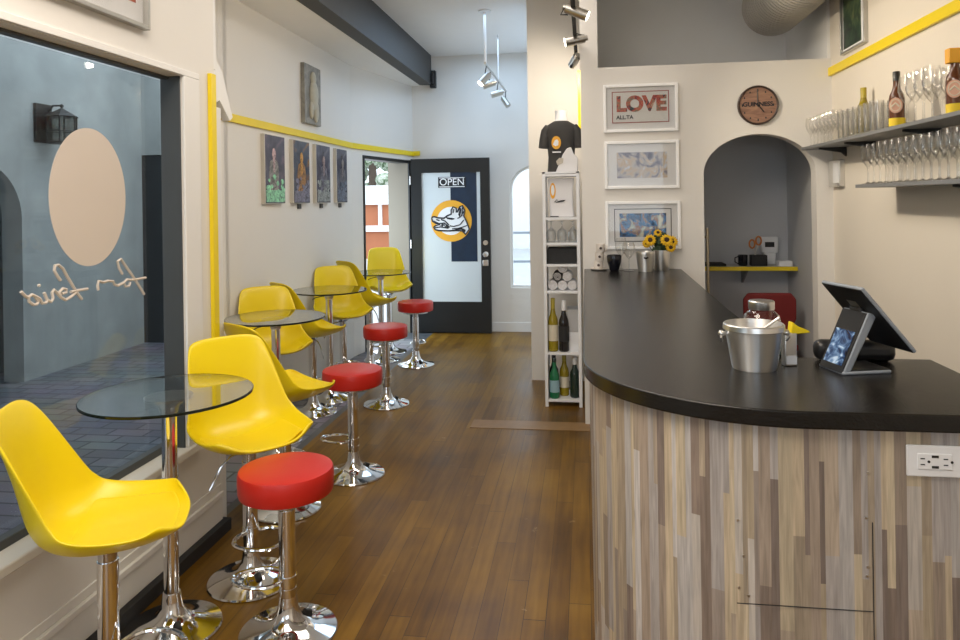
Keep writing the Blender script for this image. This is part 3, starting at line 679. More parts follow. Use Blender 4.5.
def make_table():
    t = thing('bistro_table', 'x', 'table', (0, 0, 0), 0, 'round glass bar tables')
    RT = 0.297
    g = MB(); g.lathe([(0, 0.852), (RT - 0.003, 0.852), (RT - 0.003, 0.862), (0, 0.862)], 72); g.build('tabletop', GLASST, t, smooth=False)
    g = MB(); g.lathe([(RT - 0.003, 0.8515), (RT, 0.853), (RT, 0.861), (RT - 0.003, 0.8625)], 72); g.build('glass_edge', GEDGE, t)
    h = MB(); h.lathe([(0, 0.79), (0.030, 0.79), (0.036, 0.815), (0.062, 0.838), (0.085, 0.843), (0.085, 0.852), (0, 0.852)], 40); h.build('hub', STEEL, t)
    MB().cyl((0, 0, 0.12), (0, 0, 0.795), 0.0265).cyl((0, 0, 0.55), (0, 0, 0.556), 0.029).build('pole', CHROME, t)
    MB().lathe([(r * 1.0, z) for r, z in BASE], 48).build('base', CHROME, t)
    MB().cyl((0.045, -0.045, 0.045), (0.062, -0.062, 0.034), 0.014, seg=14).build('plug', BLACK, t)
    MB().tube([(0.02, 0, 0.815), (-0.05, -0.02, 0.812), (-0.10, -0.04, 0.80), (-0.125, -0.05, 0.785)], 0.004, 6).build('lever', BLACK, t)
    return t
t0 = make_table()
TB = [(-1.520, 2.445, 'round glass table nearest of all, beside the shopfront window'), (-1.872, 4.15, 'round glass table second from the front, between yellow chairs past the pier'),
      (-2.015, 5.463, 'round glass table third from the front, under the tall pictures'), (-1.995, 6.85, 'round glass table farthest away, near the open doorway')]
for i, (x, y, lab) in enumerate(TB):
    o = t0 if i == 0 else dup(t0, (x, y, 0)); o.location = (x, y, 0); o['label'] = lab; o.rotation_euler = (0, 0, R(-10 * i))

# ------------------------------------------------------------------ pictures
def framed(name, lab, x0, x1, z0, z1, y, fm, art, artbox, fw=0.02, lines=None, matm=None):
    t = thing(name, lab, 'framed picture', ((x0 + x1) / 2, y, (z0 + z1) / 2), 0, None)
    W, H = (x1 - x0) / 2, (z1 - z0) / 2
    f = MB(); f.span(-W, -W + fw, -0.022, 0, -H, H).span(W - fw, W, -0.022, 0, -H, H).span(-W + fw, W - fw, -0.022, 0, H - fw, H).span(-W + fw, W - fw, -0.022, 0, -H, -H + fw)
    f.build('frame', fm, t, bev=0.003)
    MB().span(-W + fw, W - fw, -0.006, 0, -H + fw, H - fw).build('mat_board', matm or MATB, t, smooth=False)
    if artbox is not None:
        a = artbox; MB().span(a[0], a[1], -0.0072, -0.006, a[2], a[3]).build('print', art, t, smooth=False)
    MB().span(-W + fw, W - fw, -0.0145, -0.0135, -H + fw, H - fw).build('glazing', GLASSP, t, smooth=False)
    return t
LOVEM = make_art('collage_letters', [(0.36, (0.04, 0.07, 0.08)), (0.43, (0.40, 0.06, 0.05)), (0.50, (0.50, 0.16, 0.10)), (0.56, (0.16, 0.20, 0.14)), (0.62, (0.45, 0.08, 0.07)), (0.68, (0.5, 0.35, 0.25))], 20, 1.0)
GREYW = mat('pale_paper', (0.66, 0.66, 0.64), 0.7, var=0.02)
def red_border(t, x0, x1, z0, z1, m, th=0.006, nm='border_line'):
    f = MB(); f.span(x0, x0 + th, -0.0082, -0.007, z0, z1).span(x1 - th, x1, -0.0082, -0.007, z0, z1).span(x0, x1, -0.0082, -0.007, z1 - th, z1).span(x0, x1, -0.0082, -0.007, z0, z0 + th); f.build(nm, m, t, smooth=False)
t = framed('framed_picture', 'white framed print with LOVE in patterned red letters, top of three', 0.133, 0.629, 2.0, 2.325, BY, WHITEFR, GREYW, (-0.19, 0.19, -0.10, 0.115))
red_border(t, -0.19, 0.19, -0.10, 0.115, INKR)
text('lettering', 'LOVE', 0.138, LOVEM, t, (0.005, -0.0085, 0.025), FACE_Y, 0.001, xs=1.0, weight=0.007)
text('caption', 'ALL.TA', 0.036, INKK, t, (-0.105, -0.0085, -0.062), FACE_Y, 0.0006, weight=0.001)
PALEART = make_art('pale_townscape', [(0.36, (0.10, 0.10, 0.15)), (0.45, (0.25, 0.24, 0.30)), (0.52, (0.5, 0.48, 0.47)), (0.58, (0.55, 0.42, 0.28)), (0.66, (0.55, 0.6, 0.68))], 9, 1.6)
t = framed('framed_picture', 'white framed pale townscape print, middle of three on the bar wall', 0.135, 0.631, 1.615, 1.94, BY, WHITEFR, PALEART, (-0.165, 0.17, -0.09, 0.085))
BLUEART = make_art('blue_cafe_scene', [(0.36, (0.02, 0.03, 0.05)), (0.43, (0.04, 0.12, 0.28)), (0.49, (0.05, 0.22, 0.48)), (0.54, (0.32, 0.16, 0.09)), (0.59, (0.35, 0.45, 0.45)), (0.66, (0.6, 0.6, 0.5))], 13, 1.2)
t = framed('framed_picture', 'white framed bright blue scene with dark border line, lowest of three', 0.136, 0.635, 1.205, 1.53, BY, WHITEFR, BLUEART, (-0.155, 0.155, -0.08, 0.08))
red_border(t, -0.19, 0.19, -0.112, 0.112, INKK, 0.005)

ck = thing('wall_clock', 'round brown wooden wall clock above the arch', 'clock', (1.143, BY, 2.155))
CR = 0.13
MB().lathe([(0, 0), (CR, 0), (CR, 0.02), (CR - 0.006, 0.026), (CR - 0.012, 0.02), (CR - 0.012, 0.004), (0, 0.004)], 56, mtx=Matrix.Rotation(R(90), 4, 'X')).build('rim', RUST, ck)
MB().cyl((0, -0.004, 0), (0, -0.012, 0), CR - 0.011, seg=56).build('dial', CLOCKF, ck, smooth=False)
text('lettering', 'GUINNESS', 0.041, INKK, ck, (0, -0.013, 0.005), FACE_Y, 0.0008, weight=0.0012)
w = MB()
for k in range(12):
    a = math.pi * k / 6; w.box((0.098 * math.sin(a), -0.0128, 0.098 * math.cos(a)), (0.008, 0.0015, 0.016 if k % 3 == 0 else 0.011), 0)
w.build('hour_marks', INKK, ck, smooth=False)
w = MB(); w.tube([(0.0, -0.016, -0.015), (-0.004, -0.016, 0.095)], 0.003, 6); w.build('minute_hand', BLACK, ck)
w = MB(); w.tube([(-0.008, -0.0175, 0.014), (0.036, -0.0175, -0.046)], 0.0038, 6); w.build('hour_hand', BLACK, ck)

# tall prints on the left wall (facing +x)
def side_rot(): return (0, 0, R(90))
ARTS = [[(0.25, (0.05, 0.045, 0.06)), (0.5, (0.09, 0.08, 0.11)), (0.62, (0.16, 0.12, 0.15)), (0.8, (0.3, 0.2, 0.25))],
        [(0.25, (0.03, 0.035, 0.05)), (0.5, (0.07, 0.08, 0.11)), (0.62, (0.22, 0.12, 0.06)), (0.8, (0.35, 0.2, 0.08))],
        [(0.25, (0.03, 0.03, 0.045)), (0.5, (0.09, 0.085, 0.12)), (0.65, (0.16, 0.16, 0.19)), (0.8, (0.3, 0.3, 0.3))],
        [(0.25, (0.035, 0.035, 0.05)), (0.5, (0.08, 0.08, 0.11)), (0.65, (0.17, 0.16, 0.17)), (0.8, (0.3, 0.28, 0.25))]]
FIG = [(0.60, 0.42, 0.42), (0.62, 0.32, 0.06), (0.36, 0.26, 0.25), (0.26, 0.22, 0.20)]
FIGC = [(0.28, 0.27, 0.25), (0.40, 0.20, 0.06), (0.16, 0.15, 0.19), (0.13, 0.12, 0.14)]
ACC = [(0.30, 0.66, 0.42), (0.20, 0.19, 0.26), (0.30, 0.32, 0.31), (0.13, 0.15, 0.20)]
PX = [(4.93, 5.285), (5.445, 5.79), (5.94, 6.285), (6.455, 6.755)]
PL = ['tall dark print of a pale figure over green foliage, first in the row', 'tall dark print with an orange figure, second in the row of four',
      'tall violet-grey print with paler lower half, third in the row of four', 'tall dim blue-grey print nearest the open doorway, last in the row of four']
for i, ((ya, yb), lab) in enumerate(zip(PX, PL)):
    t = thing('wall_print', lab, 'art print', (LX, (ya + yb) / 2, 1.805), R(90), 'tall prints on the left wall')
    W = (yb - ya) / 2; H = 0.255
    MB().span(-W, W, -0.03, 0, -H, H).build('panel', mat('art_edge_%d' % i, (0.55, 0.52, 0.46), 0.6), t, smooth=False)
    MB().span(-W + 0.012, W - 0.004, -0.0312, -0.03, -H + 0.004, H - 0.004).build('print', make_art('tall_art_%d' % i, ARTS[i], 7, 1.0, 0.25), t, smooth=False)
    cx = (-0.02, 0.0, 0.01, 0.02)[i]; fy = -0.0322; rq = random.Random(20 + i)
    def sh(c, n_): return make_art('%s_%d' % (n_, i), [(0.36, tuple(v * 0.3 for v in c)), (0.48, tuple(v * 0.75 for v in c)), (0.56, c), (0.66, tuple(min(1, v * 1.25) for v in c))], 26, 1.2)
    f = MB(); f.prism([(cx - 0.075, -0.16), (cx - 0.085, -0.02), (cx - 0.07, 0.055), (cx - 0.025, 0.075), (cx + 0.03, 0.075), (cx + 0.07, 0.05), (cx + 0.085, -0.03), (cx + 0.07, -0.16)], 'y', fy, -0.031)
    f.build('painted_coat', sh(FIGC[i], 'coat'), t, smooth=False)
    f = MB(); f.prism([(cx + 0.030 * math.cos(2 * math.pi * k / 14), 0.115 + 0.045 * math.sin(2 * math.pi * k / 14)) for k in range(14)], 'y', fy - 0.0005, -0.031)
    f.prism([(cx - 0.02, 0.075), (cx + 0.02, 0.075), (cx + 0.01, -0.02), (cx - 0.01, -0.02)], 'y', fy - 0.0005, -0.031)
    f.build('painted_figure', sh(FIG[i], 'figure'), t, smooth=False)
    f = MB(); f.span(-W + 0.02, W - 0.015, -0.0334, -0.0322, -H + 0.012, -H + 0.10)
    for k in range(34):
        px_ = rq.uniform(-W + 0.035, W - 0.03); pz_ = -H + 0.03 + rq.random() ** 1.5 * 0.17; rr_ = rq.uniform(0.018, 0.03)
        f.prism([(px_ + rr_ * math.cos(2 * math.pi * q / 7 + k), pz_ + rr_ * 0.8 * math.sin(2 * math.pi * q / 7 + k)) for q in range(7)], 'y', -0.0335 - 0.00003 * k, -0.0322)
    f.build('foreground_pattern', sh(ACC[i], 'foreground'), t, smooth=False)
    if i > 0:
        g = MB().span(LX + 0.0, LX + 0.012, (ya + yb) / 2 - 0.03, (ya + yb) / 2 + 0.03, 1.505, 1.545).build('price_tag', MATS['charcoal_paint'], None, smooth=False)
        tag(g, ['', 'small dark tag under the print with the orange figure', 'small dark tag under the third tall print', 'small dark tag under the last tall print by the doorway'][i], 'tag', 'tags under the tall prints')
t = thing('relief_picture', 'narrow grey relief panel with a standing pale figure above the yellow rail', 'relief panel', (LX, 5.88, 2.47), R(90))
STONE = make_art('grey_relief', [(0.3, (0.16, 0.155, 0.14)), (0.6, (0.28, 0.27, 0.24)), (0.8, (0.36, 0.35, 0.31))], 14, 0.8)
MB().span(-0.185, 0.185, -0.035, 0, -0.25, 0.25).build('panel', STONE, t, bev=0.004)
f = MB(); f.ball((-0.01, -0.04, 0.14), 0.05, (0.9, 0.5, 1.2)).ball((0.0, -0.04, 0.0), 0.10, (0.75, 0.35, 1.3)).ball((0.05, -0.04, -0.13), 0.06, (0.7, 0.4, 1.7)).ball((-0.05, -0.04, -0.13), 0.05, (0.7, 0.4, 1.6))
f.build('figure_relief', mat('pale_relief', (0.46, 0.45, 0.38), 0.7, var=0.15, vscale=20), t)
# near-left framed picture over the window
t = thing('framed_picture', 'silver framed picture with orange-red art above the shopfront window', 'framed picture', (WX, 2.245, 2.51), R(90))
W, H = 0.42, 0.26; fw = 0.018
f = MB(); f.span(-W, -W + fw, -0.03, 0, -H, H).span(W - fw, W, -0.03, 0, -H, H).span(-W + fw, W - fw, -0.03, 0, H - fw, H).span(-W + fw, W - fw, -0.03, 0, -H, -H + fw); f.build('frame', SILVERFR, t, bev=0.003)
MB().span(-W + fw, W - fw, -0.008, 0, -H + fw, H - fw).build('mat_board', MATB, t, smooth=False)
MB().span(-0.30, 0.355, -0.0095, -0.008, -0.165, 0.19).build('print', make_art('red_art', [(0.3, (0.16, 0.05, 0.03)), (0.5, (0.55, 0.09, 0.03)), (0.7, (0.62, 0.22, 0.08)), (0.85, (0.5, 0.4, 0.2))], 7, 1.4), t, smooth=False)
MB().span(-W + fw, W - fw, -0.017, -0.016, -H + fw, H - fw).build('glazing', GLASSP, t, smooth=False)
# right wall picture (faces -x)
t = thing('framed_picture', 'white matted dark green picture high on the right wall above the yellow rail', 'framed picture', (RX, 4.57, 2.72), R(-90))
W, H = 0.195, 0.30; fw = 0.012
f = MB(); f.span(-W, -W + fw, -0.025, 0, -H, H).span(W - fw, W, -0.025, 0, -H, H).span(-W + fw, W - fw, -0.025, 0, H - fw, H).span(-W + fw, W - fw, -0.025, 0, -H, -H + fw); f.build('frame', SILVERFR, t, bev=0.002)
MB().span(-W + fw, W - fw, -0.008, 0, -H + fw, H - fw).build('mat_board', WHITEPL, t, smooth=False)
MB().span(-0.175, 0.11, -0.0095, -0.008, -0.27, 0.27).build('print', make_art('dark_green_art', [(0.3, (0.015, 0.02, 0.02)), (0.5, (0.03, 0.06, 0.035)), (0.65, (0.09, 0.12, 0.05)), (0.8, (0.2, 0.16, 0.1))], 10, 1.5), t, smooth=False)

# ------------------------------------------------------------------ right wall shelves and glassware
SX0 = 1.41
def wall_shelf(name, lab, ya, yb, zt, ys):
    t = thing(name, lab, 'shelf', (RX, (ya + yb) / 2, zt), 0, 'grey shelves on the right wall')
    MB().span(SX0 - RX, 0, ya - (ya + yb) / 2, yb - (ya + yb) / 2, -0.018, 0).build('board', mat(name + '_grey', (0.20, 0.205, 0.21), 0.35, var=0.05), t, bev=0.002)
    for y in ys:
        yy = y - (ya + yb) / 2
        MB().prism([(-0.002, -0.018), (-0.16, -0.018), (-0.16, -0.028), (-0.03, -0.05), (-0.002, -0.075)], 'y', yy - 0.012, yy + 0.012).build('bracket', BLACKM, t, smooth=False)
wall_shelf('upper_shelf', 'upper grey wall shelf crowded with glasses and bottles', 1.6, 4.985, 1.866, (2.6, 3.55, 4.3, 4.75))
wall_shelf('lower_shelf', 'lower grey wall shelf with a double row of wine glasses', 1.6, 4.04, 1.605, (2.1, 3.1))
def wineglass(name, h, rb, rr, rf, stem, lab, group):
    t = MB(); t.lathe([(0.0, 0.002), (rf, 0.001), (rf, 0.003), (rf * 0.4, 0.006), (0.005, 0.012), (0.0038, stem * 0.6), (0.005, stem - 0.008), (rb * 0.45, stem + 0.006), (rb * 0.85, stem + 0.03), (rb, stem + 0.052), (rb * 0.97, stem + 0.075), (rr, h)], 18)
    o = t.build(name, GLASSD, None); tag(o, lab, 'wine glass', group); return o
wg = wineglass('wine_glass', 0.205, 0.034, 0.027, 0.031, 0.095, 'clear stemmed wine glass standing in the double row on the lower wall shelf', 'wine glasses on the lower shelf'); k = 0
for row, x in enumerate((1.455, 1.545)):
    for i in range(18):
        y = 3.985 - 0.076 * i - 0.03 * row
        o = wg if k == 0 else wg.copy()
        if k: COL.objects.link(o)
        o.location = (x, y, 1.605); k += 1
wg2 = wineglass('wine_glass', 0.185, 0.031, 0.026, 0.029, 0.085, 'small clear wine glass at the arch end of the upper wall shelf', 'small wine glasses on the upper shelf'); k = 0
for x in (1.455, 1.535):
    for i in range(8):
        o = wg2 if k == 0 else wg2.copy()
        if k: COL.objects.link(o)
        o.location = (x, 4.93 - 0.07 * i, 1.866); k += 1
hb = MB(); hb.lathe([(0, 0.0), (0.028, 0.0), (0.031, 0.006), (0.034, 0.155), (0.032, 0.155), (0.029, 0.012), (0, 0.012)], 20)
hb = hb.build('tumbler', GLASSD, None); tag(hb, 'tall clear tumbler in the middle of the upper wall shelf', 'glass', 'tumblers on the upper shelf'); k = 0
for x in (1.455, 1.54):
    for i in range(7):
        if x > 1.5 and i in (0, 1): continue
        o = hb if k == 0 else hb.copy()
        if k: COL.objects.link(o)
        o.location = (x, 4.33 - 0.078 * i, 1.866); k += 1
wg3 = wineglass('wine_glass', 0.225, 0.038, 0.030, 0.033, 0.10, 'clear wine glass on the upper wall shelf between the two round-labelled bottles', 'wine glasses on the upper shelf between the bottles'); k = 0
for x in (1.46, 1.55):
    for i in range(9):
        y = 3.53 - 0.08 * i - (0.04 if x > 1.5 else 0)
        if abs(y - 3.13) < 0.085 and x < 1.5: continue
        o = wg3 if k == 0 else wg3.copy()
        if k: COL.objects.link(o)
        o.location = (x, y, 1.866); k += 1
def bottle(lab, loc, h, r, gm, capm, capl=0.07, labm=None, lz=(0.25, 0.5), group=None, slope=0.62, rl=None, parent_name='wine_bottle'):
    t = thing(parent_name, lab, 'bottle', loc, 0, group); nr = 0.0145 if r > 0.03 else r * 0.4
    MB().lathe([(0, 0.004), (r * 0.8, 0.0), (r, 0.008), (r, h * slope * 0.88), (r * 0.9, h * slope), (r * 0.55, h * (slope + 0.09)), (nr * 1.1, h * (slope + 0.16)), (nr, h * 0.9), (nr, h - 0.004), (0, h - 0.003)], 28).build('glass_body', gm, t)
    MB().lathe([(nr + 0.0012, h - capl), (nr + 0.0015, h - 0.002), (nr, h), (0, h)], 20).build('cap', capm, t)
    if labm is not None:
        MB().lathe([(r + 0.0008, h * lz[0]), (r + 0.0008, h * lz[1])], 28).build('paper_label', labm, t)
    return t
GOLD = mat('gold_foil', (0.42, 0.33, 0.03), 0.4, var=0.1)
bottle('olive wine bottle behind the tumblers on the upper wall shelf', (1.555, 4.31, 1.866), 0.285, 0.038, OLIVE, GOLD, 0.08)
def badge_bottle(lab, loc, capm, h, big, ang):
    t = bottle(lab, loc, h, 0.034, AMBER, capm, 0.045, YLAB, (0.02, 0.16), 'dark bottles with round pale labels', 0.58)
    if big:
        MB().span(-0.03, 0.03, -0.02, 0.02, h - 0.06, h).build('orange_cap', ORANGE, t, bev=0.004)
    n_ = 28; m = Matrix.Rotation(ang, 4, 'Z')
    b = MB()
    b.prism([(0.028 * math.cos(2 * math.pi * k / n_), 0.100 + 0.036 * math.sin(2 * math.pi * k / n_)) for k in range(n_)], 'y', -0.0365, -0.028)
    for v in b.bm.verts: v.co = m @ v.co
    b.build('round_label', LBLUSH, t, smooth=False)
    b = MB(); b.tube([(0.021 * math.cos(2 * math.pi * k / 24), -0.0368, 0.100 + 0.027 * math.sin(2 * math.pi * k / 24)) for k in range(24)], 0.0022, 5, True)
    b.tube([(-0.016, -0.0368, 0.095), (0.0, -0.0368, 0.110), (0.016, -0.0368, 0.093)], 0.004, 5)
    for v in b.bm.verts: v.co = m @ v.co
    b.build('label_emblem', CREAML, t)
    return t
badge_bottle('dark bottle with black cap and round pale label on the upper wall shelf', (1.46, 3.64, 1.866), BLACK, 0.262, False, R(-30))
badge_bottle('dark bottle with orange top and round pale label on the upper wall shelf', (1.475, 3.13, 1.866), ORANGE, 0.265, True, R(-30))
bottle('clear-necked pale bottle at the back of the upper shelf near the arch', (1.565, 4.385, 1.866), 0.20, 0.026, DKGREEN, GREYPL, 0.03)
sb = thing('light_switch', 'small white and steel switch box on the right wall beside the arch', 'switch', (RX, 4.88, 1.69), R(-90))
MB().span(-0.10, 0.10, -0.035, 0, -0.085, 0.085).build('cover_plate', STEEL, sb, bev=0.005)
MB().span(0.0, 0.09, -0.040, -0.034, -0.065, 0.065).build('rocker', WHITEPL, sb, bev=0.004)

# ------------------------------------------------------------------ things on the counter
TZ = 1.07
def bucket(name, lab, loc, rb, rt, h, lugs, m=BSTEEL, rz=0):
    t = thing(name, lab, 'ice bucket', loc, rz)
    MB().lathe([(0, 0.002), (rb * 0.96, 0.0), (rb, 0.006), (rt * 0.97, h - 0.018), (rt * 0.985, h - 0.016), (rt, h - 0.008), (rt * 1.0, h), (rt * 0.95, h), (rt * 0.93, h - 0.01), (rb * 0.93, 0.012), (0, 0.010)], 56).build('body', m, t)
    if lugs:
        for s_ in (-1, 1):
            MB().cyl((s_ * rt * 0.9, 0, h * 0.78), (s_ * (rt + 0.012), 0, h * 0.78), 0.006).ball((s_ * (rt + 0.012), 0, h * 0.78), 0.009).tube([(s_ * (rt + 0.012), 0, h * 0.78), (s_ * (rt + 0.016), -0.012, h * 0.70), (s_ * (rt + 0.012), 0, h * 0.60)], 0.0035, 6).build('handle', STEEL, t)
    return t
b1 = bucket('ice_bucket', 'large steel ice bucket with side lugs near the front corner of the bar', (0.462, 2.105, TZ), 0.060, 0.079, 0.126, True, rz=R(8))
MB().lathe([(0.077, 0.126), (0.0815, 0.123), (0.0825, 0.110), (0.079, 0.107)], 56).build('rim_band', STEEL, b1)
MB().tube([(-0.05, 0.03, 0.05), (0.03, -0.02, 0.12), (0.06, -0.03, 0.145)], 0.004, 6).build('tongs', STEEL, b1)
jr = thing('glass_jar', 'round glass jar with metal lid behind the large ice bucket', 'jar', (0.556, 2.42, TZ))
MB().lathe([(0, 0.002), (0.052, 0.0), (0.058, 0.01), (0.060, 0.07), (0.054, 0.098), (0.040, 0.112), (0.036, 0.116), (0.036, 0.122)], 32).build('body', GLASSD, jr)
MB().lathe([(0.039, 0.118), (0.040, 0.120), (0.040, 0.143), (0.037, 0.146), (0, 0.146)], 32).build('lid', STEEL, jr)
MB().lathe([(0, 0.006), (0.05, 0.008), (0.054, 0.03), (0.050, 0.058), (0.03, 0.072), (0, 0.066)], 20).build('contents', mat('dark_corks', (0.035, 0.025, 0.03), 0.8, var=0.4, vscale=60), jr)
nb = thing('napkin_holder', 'small steel holder with a white tag and yellow folded napkin beside the steel bucket', 'napkin holder', (0.566, 2.145, TZ), R(12))
MB().span(-0.018, 0.018, -0.012, 0.012, 0, 0.095).build('body', STEEL, nb, bev=0.003)
MB().span(-0.014, 0.016, -0.0135, -0.012, 0.006, 0.03).build('tag', WHITEPL, nb, smooth=False)
MB().prism([(0.0, 0.09), (0.005, 0.125), (0.022, 0.112), (0.055, 0.098), (0.058, 0.092), (0.02, 0.090)], 'y', -0.012, 0.012).build('napkin', YEL, nb, bev=0.003)
# payment terminal
ps = thing('payment_terminal', 'tilting black payment tablet on a silver stand with a small lit screen', 'payment terminal', (0.672, 2.035, TZ), R(15))
t45 = Matrix.Identity(4)
st = MB(); st.prism([(0.0, 0.0), (0.012, 0.0), (0.026, 0.012), (0.098, 0.150), (0.094, 0.160), (0.076, 0.164)], 'y', 0.0, 0.108); st.build('stand', GREYPL, ps, bev=0.003)
MB().span(0.0, 0.140, -0.002, 0.110, 0.0, 0.009).build('foot', GREYPL, ps, bev=0.004)
MB().span(0.012, 0.138, 0.002, 0.106, 0.009, 0.012).build('foot_pad', BLACK, ps, bev=0.002)
ang = math.atan2(0.076, 0.164)
fm_ = Matrix.Rotation(ang, 4, 'Y')
MB().span(-0.004, 0.0005, 0.004, 0.104, 0.004, 0.178, fm_).build('front_panel', BLACK, ps, bev=0.001)
MB().span(-0.0055, -0.0035, 0.014, 0.094, 0.022, 0.120, fm_).build('screen', SCREEN, ps, smooth=False)
tb = Vector((0.032, 0, 0.236)); td = Vector((0.182, 0, 0.062)); tl = (td - tb).length; ta = math.atan2(td.x - tb.x, td.z - tb.z)
tm = Matrix.Translation(tb) @ Matrix.Rotation(ta, 4, 'Y')
MB().span(-0.005, 0.005, -0.040, 0.140, 0, tl, tm).build('tablet', GREYPL, ps, bev=0.004)
MB().span(0.0045, 0.0065, -0.037, 0.137, 0.003, tl - 0.003, tm).build('tablet_back', BLACK, ps, bev=0.001)
MB().span(-0.0065, -0.0045, -0.034, 0.134, 0.008, tl - 0.008, tm).build('tablet_screen', SCREEN, ps, smooth=False)
MB().span(0.0065, 0.007, 0.035, 0.075, 0.055, 0.095, tm).build('emblem', STEELD, ps, smooth=False)
MB().box((0.088, 0.054, 0.163), (0.030, 0.05, 0.020)).build('tilt_joint', BLACK, ps, bev=0.004)
pr = MB().box((0, 0, 0.030), (0.22, 0.054, 0.060)); pr = pr.build('receipt_printer', BLACK, None, (0.765, 2.224, TZ), bev=0.022, rot=(0, 0, 0))
tag(pr, 'rounded black printer lying behind the payment terminal', 'printer')
wl = MB().box((0, 0, 0.012), (0.12, 0.07, 0.02)); wl = wl.build('card_wallet', mat('grey_green_leather', (0.06, 0.075, 0.065), 0.5, var=0.1), None, (0.566, 2.325, TZ + 0.0), bev=0.006, rot=(0, 0, R(-50)))
tag(wl, 'flat dark grey-green card wallet between the steel bucket and the printer', 'wallet')
# far end of the counter
b2 = bucket('ice_bucket', 'small shiny steel ice bucket in front of the yellow flowers', (0.385, 4.83, TZ), 0.047, 0.063, 0.13, False)
MB().tube([(-0.012, -0.062, 0.095), (0, -0.070, 0.09), (0.012, -0.062, 0.095)], 0.006, 6).build('handle', BLACK, b2)
vs = thing('flower_vase', 'steel vase of yellow sunflowers under the lowest framed picture', 'flower vase', (0.497, 4.905, TZ))
MB().lathe([(0, 0.002), (0.046, 0.0), (0.048, 0.006), (0.058, 0.135), (0.054, 0.135), (0.044, 0.01), (0, 0.008)], 36).build('vase', STEEL, vs)
def flower(px, py, pz, r, tilt):
    m = Matrix.Translation((px, py, pz)) @ Matrix.Rotation(R(75 + tilt), 4, 'X')
    s_ = MB()
    for k in range(14):
        a = 2 * math.pi * k / 14; c, s2 = math.cos(a), math.sin(a)
        P_ = [(0.35, -0.12), (0.75, -0.17), (1.0, 0.0), (0.75, 0.17), (0.35, 0.12)]
        vv = [s_.bm.verts.new(m @ Vector(((u * c - v_ * s2) * r, (u * s2 + v_ * c) * r, 0.012 * (1 - u) + 0.004 * (k % 2)))) for u, v_ in P_]
        s_.bm.faces.new(vv)
    fl = s_.build('flower', PETAL, vs, solid=0.0015)
    MB().ball((px, py - 0.006, pz + 0.003), r * 0.42, (1, 0.5, 1), 14).build('flower_centre', SEED, fl)
    MB().tube([(px, py, pz), (px * 0.6, py * 0.5 + 0.0, 0.13), (px * 0.2, 0, 0.03)], 0.003, 5).build('stem', LEAF, vs)
for a in ((-0.075, -0.03, 0.20, 0.042, 0), (-0.095, -0.005, 0.178, 0.033, 10), (0.03, -0.045, 0.20, 0.045, -10), (0.065, -0.03, 0.19, 0.042, 5), (0.055, -0.05, 0.155, 0.036, 15), (-0.02, 0.01, 0.245, 0.03, -20)): flower(*a)
lf = MB(); rg = random.Random(5)
for k in range(26):
    a = rg.uniform(0, 6.28); rr = rg.uniform(0.0, 0.05); lf.ball((rr * math.cos(a) - 0.015, rr * math.sin(a) * 0.6 + 0.005, rg.uniform(0.12, 0.235)), 0.02, (1, 0.35, 1.2), 8)
lf.build('foliage', LEAF, vs)
cpk = MB(); cpk.lathe([(0, 0.002), (0.025, 0.0), (0.030, 0.006), (0.046, 0.06), (0.049, 0.095), (0.046, 0.106), (0.044, 0.106), (0.045, 0.09), (0.028, 0.012), (0, 0.010)], 32)
o = cpk.build('cup', CERAMK, None, (0.186, 4.86, TZ)); tag(o, 'black ceramic cup at the far end of the bar', 'cup')
o = wineglass('wine_glass', 0.19, 0.042, 0.032, 0.034, 0.09, 'clear wine glass between the black cup and the small steel bucket', None); o.location = (0.282, 4.86, TZ)
if 'group' in o: del o['group']
o2 = wineglass('wine_glass', 0.215, 0.040, 0.031, 0.034, 0.10, 'clear wine glass behind the black cup on the bar', None); o2.location = (0.235, 4.935, TZ)
sc = thing('cup_saucer', 'white saucer under the stacked cups at the far bar end', 'saucer', (0.085, 4.92, TZ)); MB().lathe([(0, 0.003), (0.04, 0.0), (0.058, 0.008), (0.060, 0.012), (0.04, 0.006), (0, 0.006)], 32).build('dish', CERAM, sc)
for k, (dx, lab) in enumerate(((0.0, 'lowest white cup of the stack of three on the bar'), (0.008, 'middle white cup of the stack of three on the bar'), (0.016, 'topmost white cup of the stack of three on the bar'))):
    t = thing('stacked_cup', lab, 'cup', (0.083 + dx, 4.92, TZ + 0.0065 + 0.057 * k), 0, 'stacked white cups on the bar')
    MB().lathe([(0, 0.001), (0.027, 0.0), (0.030, 0.004), (0.029, 0.055), (0.026, 0.056), (0.024, 0.052), (0, 0.050)], 28).build('body', CERAM, t)
    MB().cyl((0.0, -0.028, 0.028), (0.0, -0.0312, 0.028), 0.009, seg=18).build('emblem', RUST, t)
    MB().tube([(0.028, 0, 0.046), (0.042, 0, 0.04), (0.042, 0, 0.02), (0.028, 0, 0.012)], 0.003, 6).build('handle', CERAM, t)

# ------------------------------------------------------------------ white shelving unit with merchandise
X0, X1, Y0, Y1 = -0.316, -0.040, 5.40, 5.70
su = thing('shelving_unit', 'slim white shelving unit with shirts and bottles beside the bar', 'shelving unit', ((X0 + X1) / 2, (Y0 + Y1) / 2, 0))
hw = (X1 - X0) / 2; hd = (Y1 - Y0) / 2
LEV = [0.055, 0.405, 0.865, 1.065, 1.225, 1.415, 1.74]
for sx in (-1, 1):
    for sy in (-1, 1): MB().span(sx * hw - sx * 0.024, sx * hw, sy * hd - sy * 0.024, sy * hd, 0, 1.757).build('post', WHITEPL, su, bev=0.002)
for z in LEV: MB().span(-hw + 0.003, hw - 0.003, -hd + 0.003, hd - 0.003, z - 0.018, z).build('shelf', WHITEPL, su, bev=0.002)
MB().span(-hw, hw, -hd, hd, 1.742, 1.757).build('top_board', WHITEPL, su, bev=0.002)
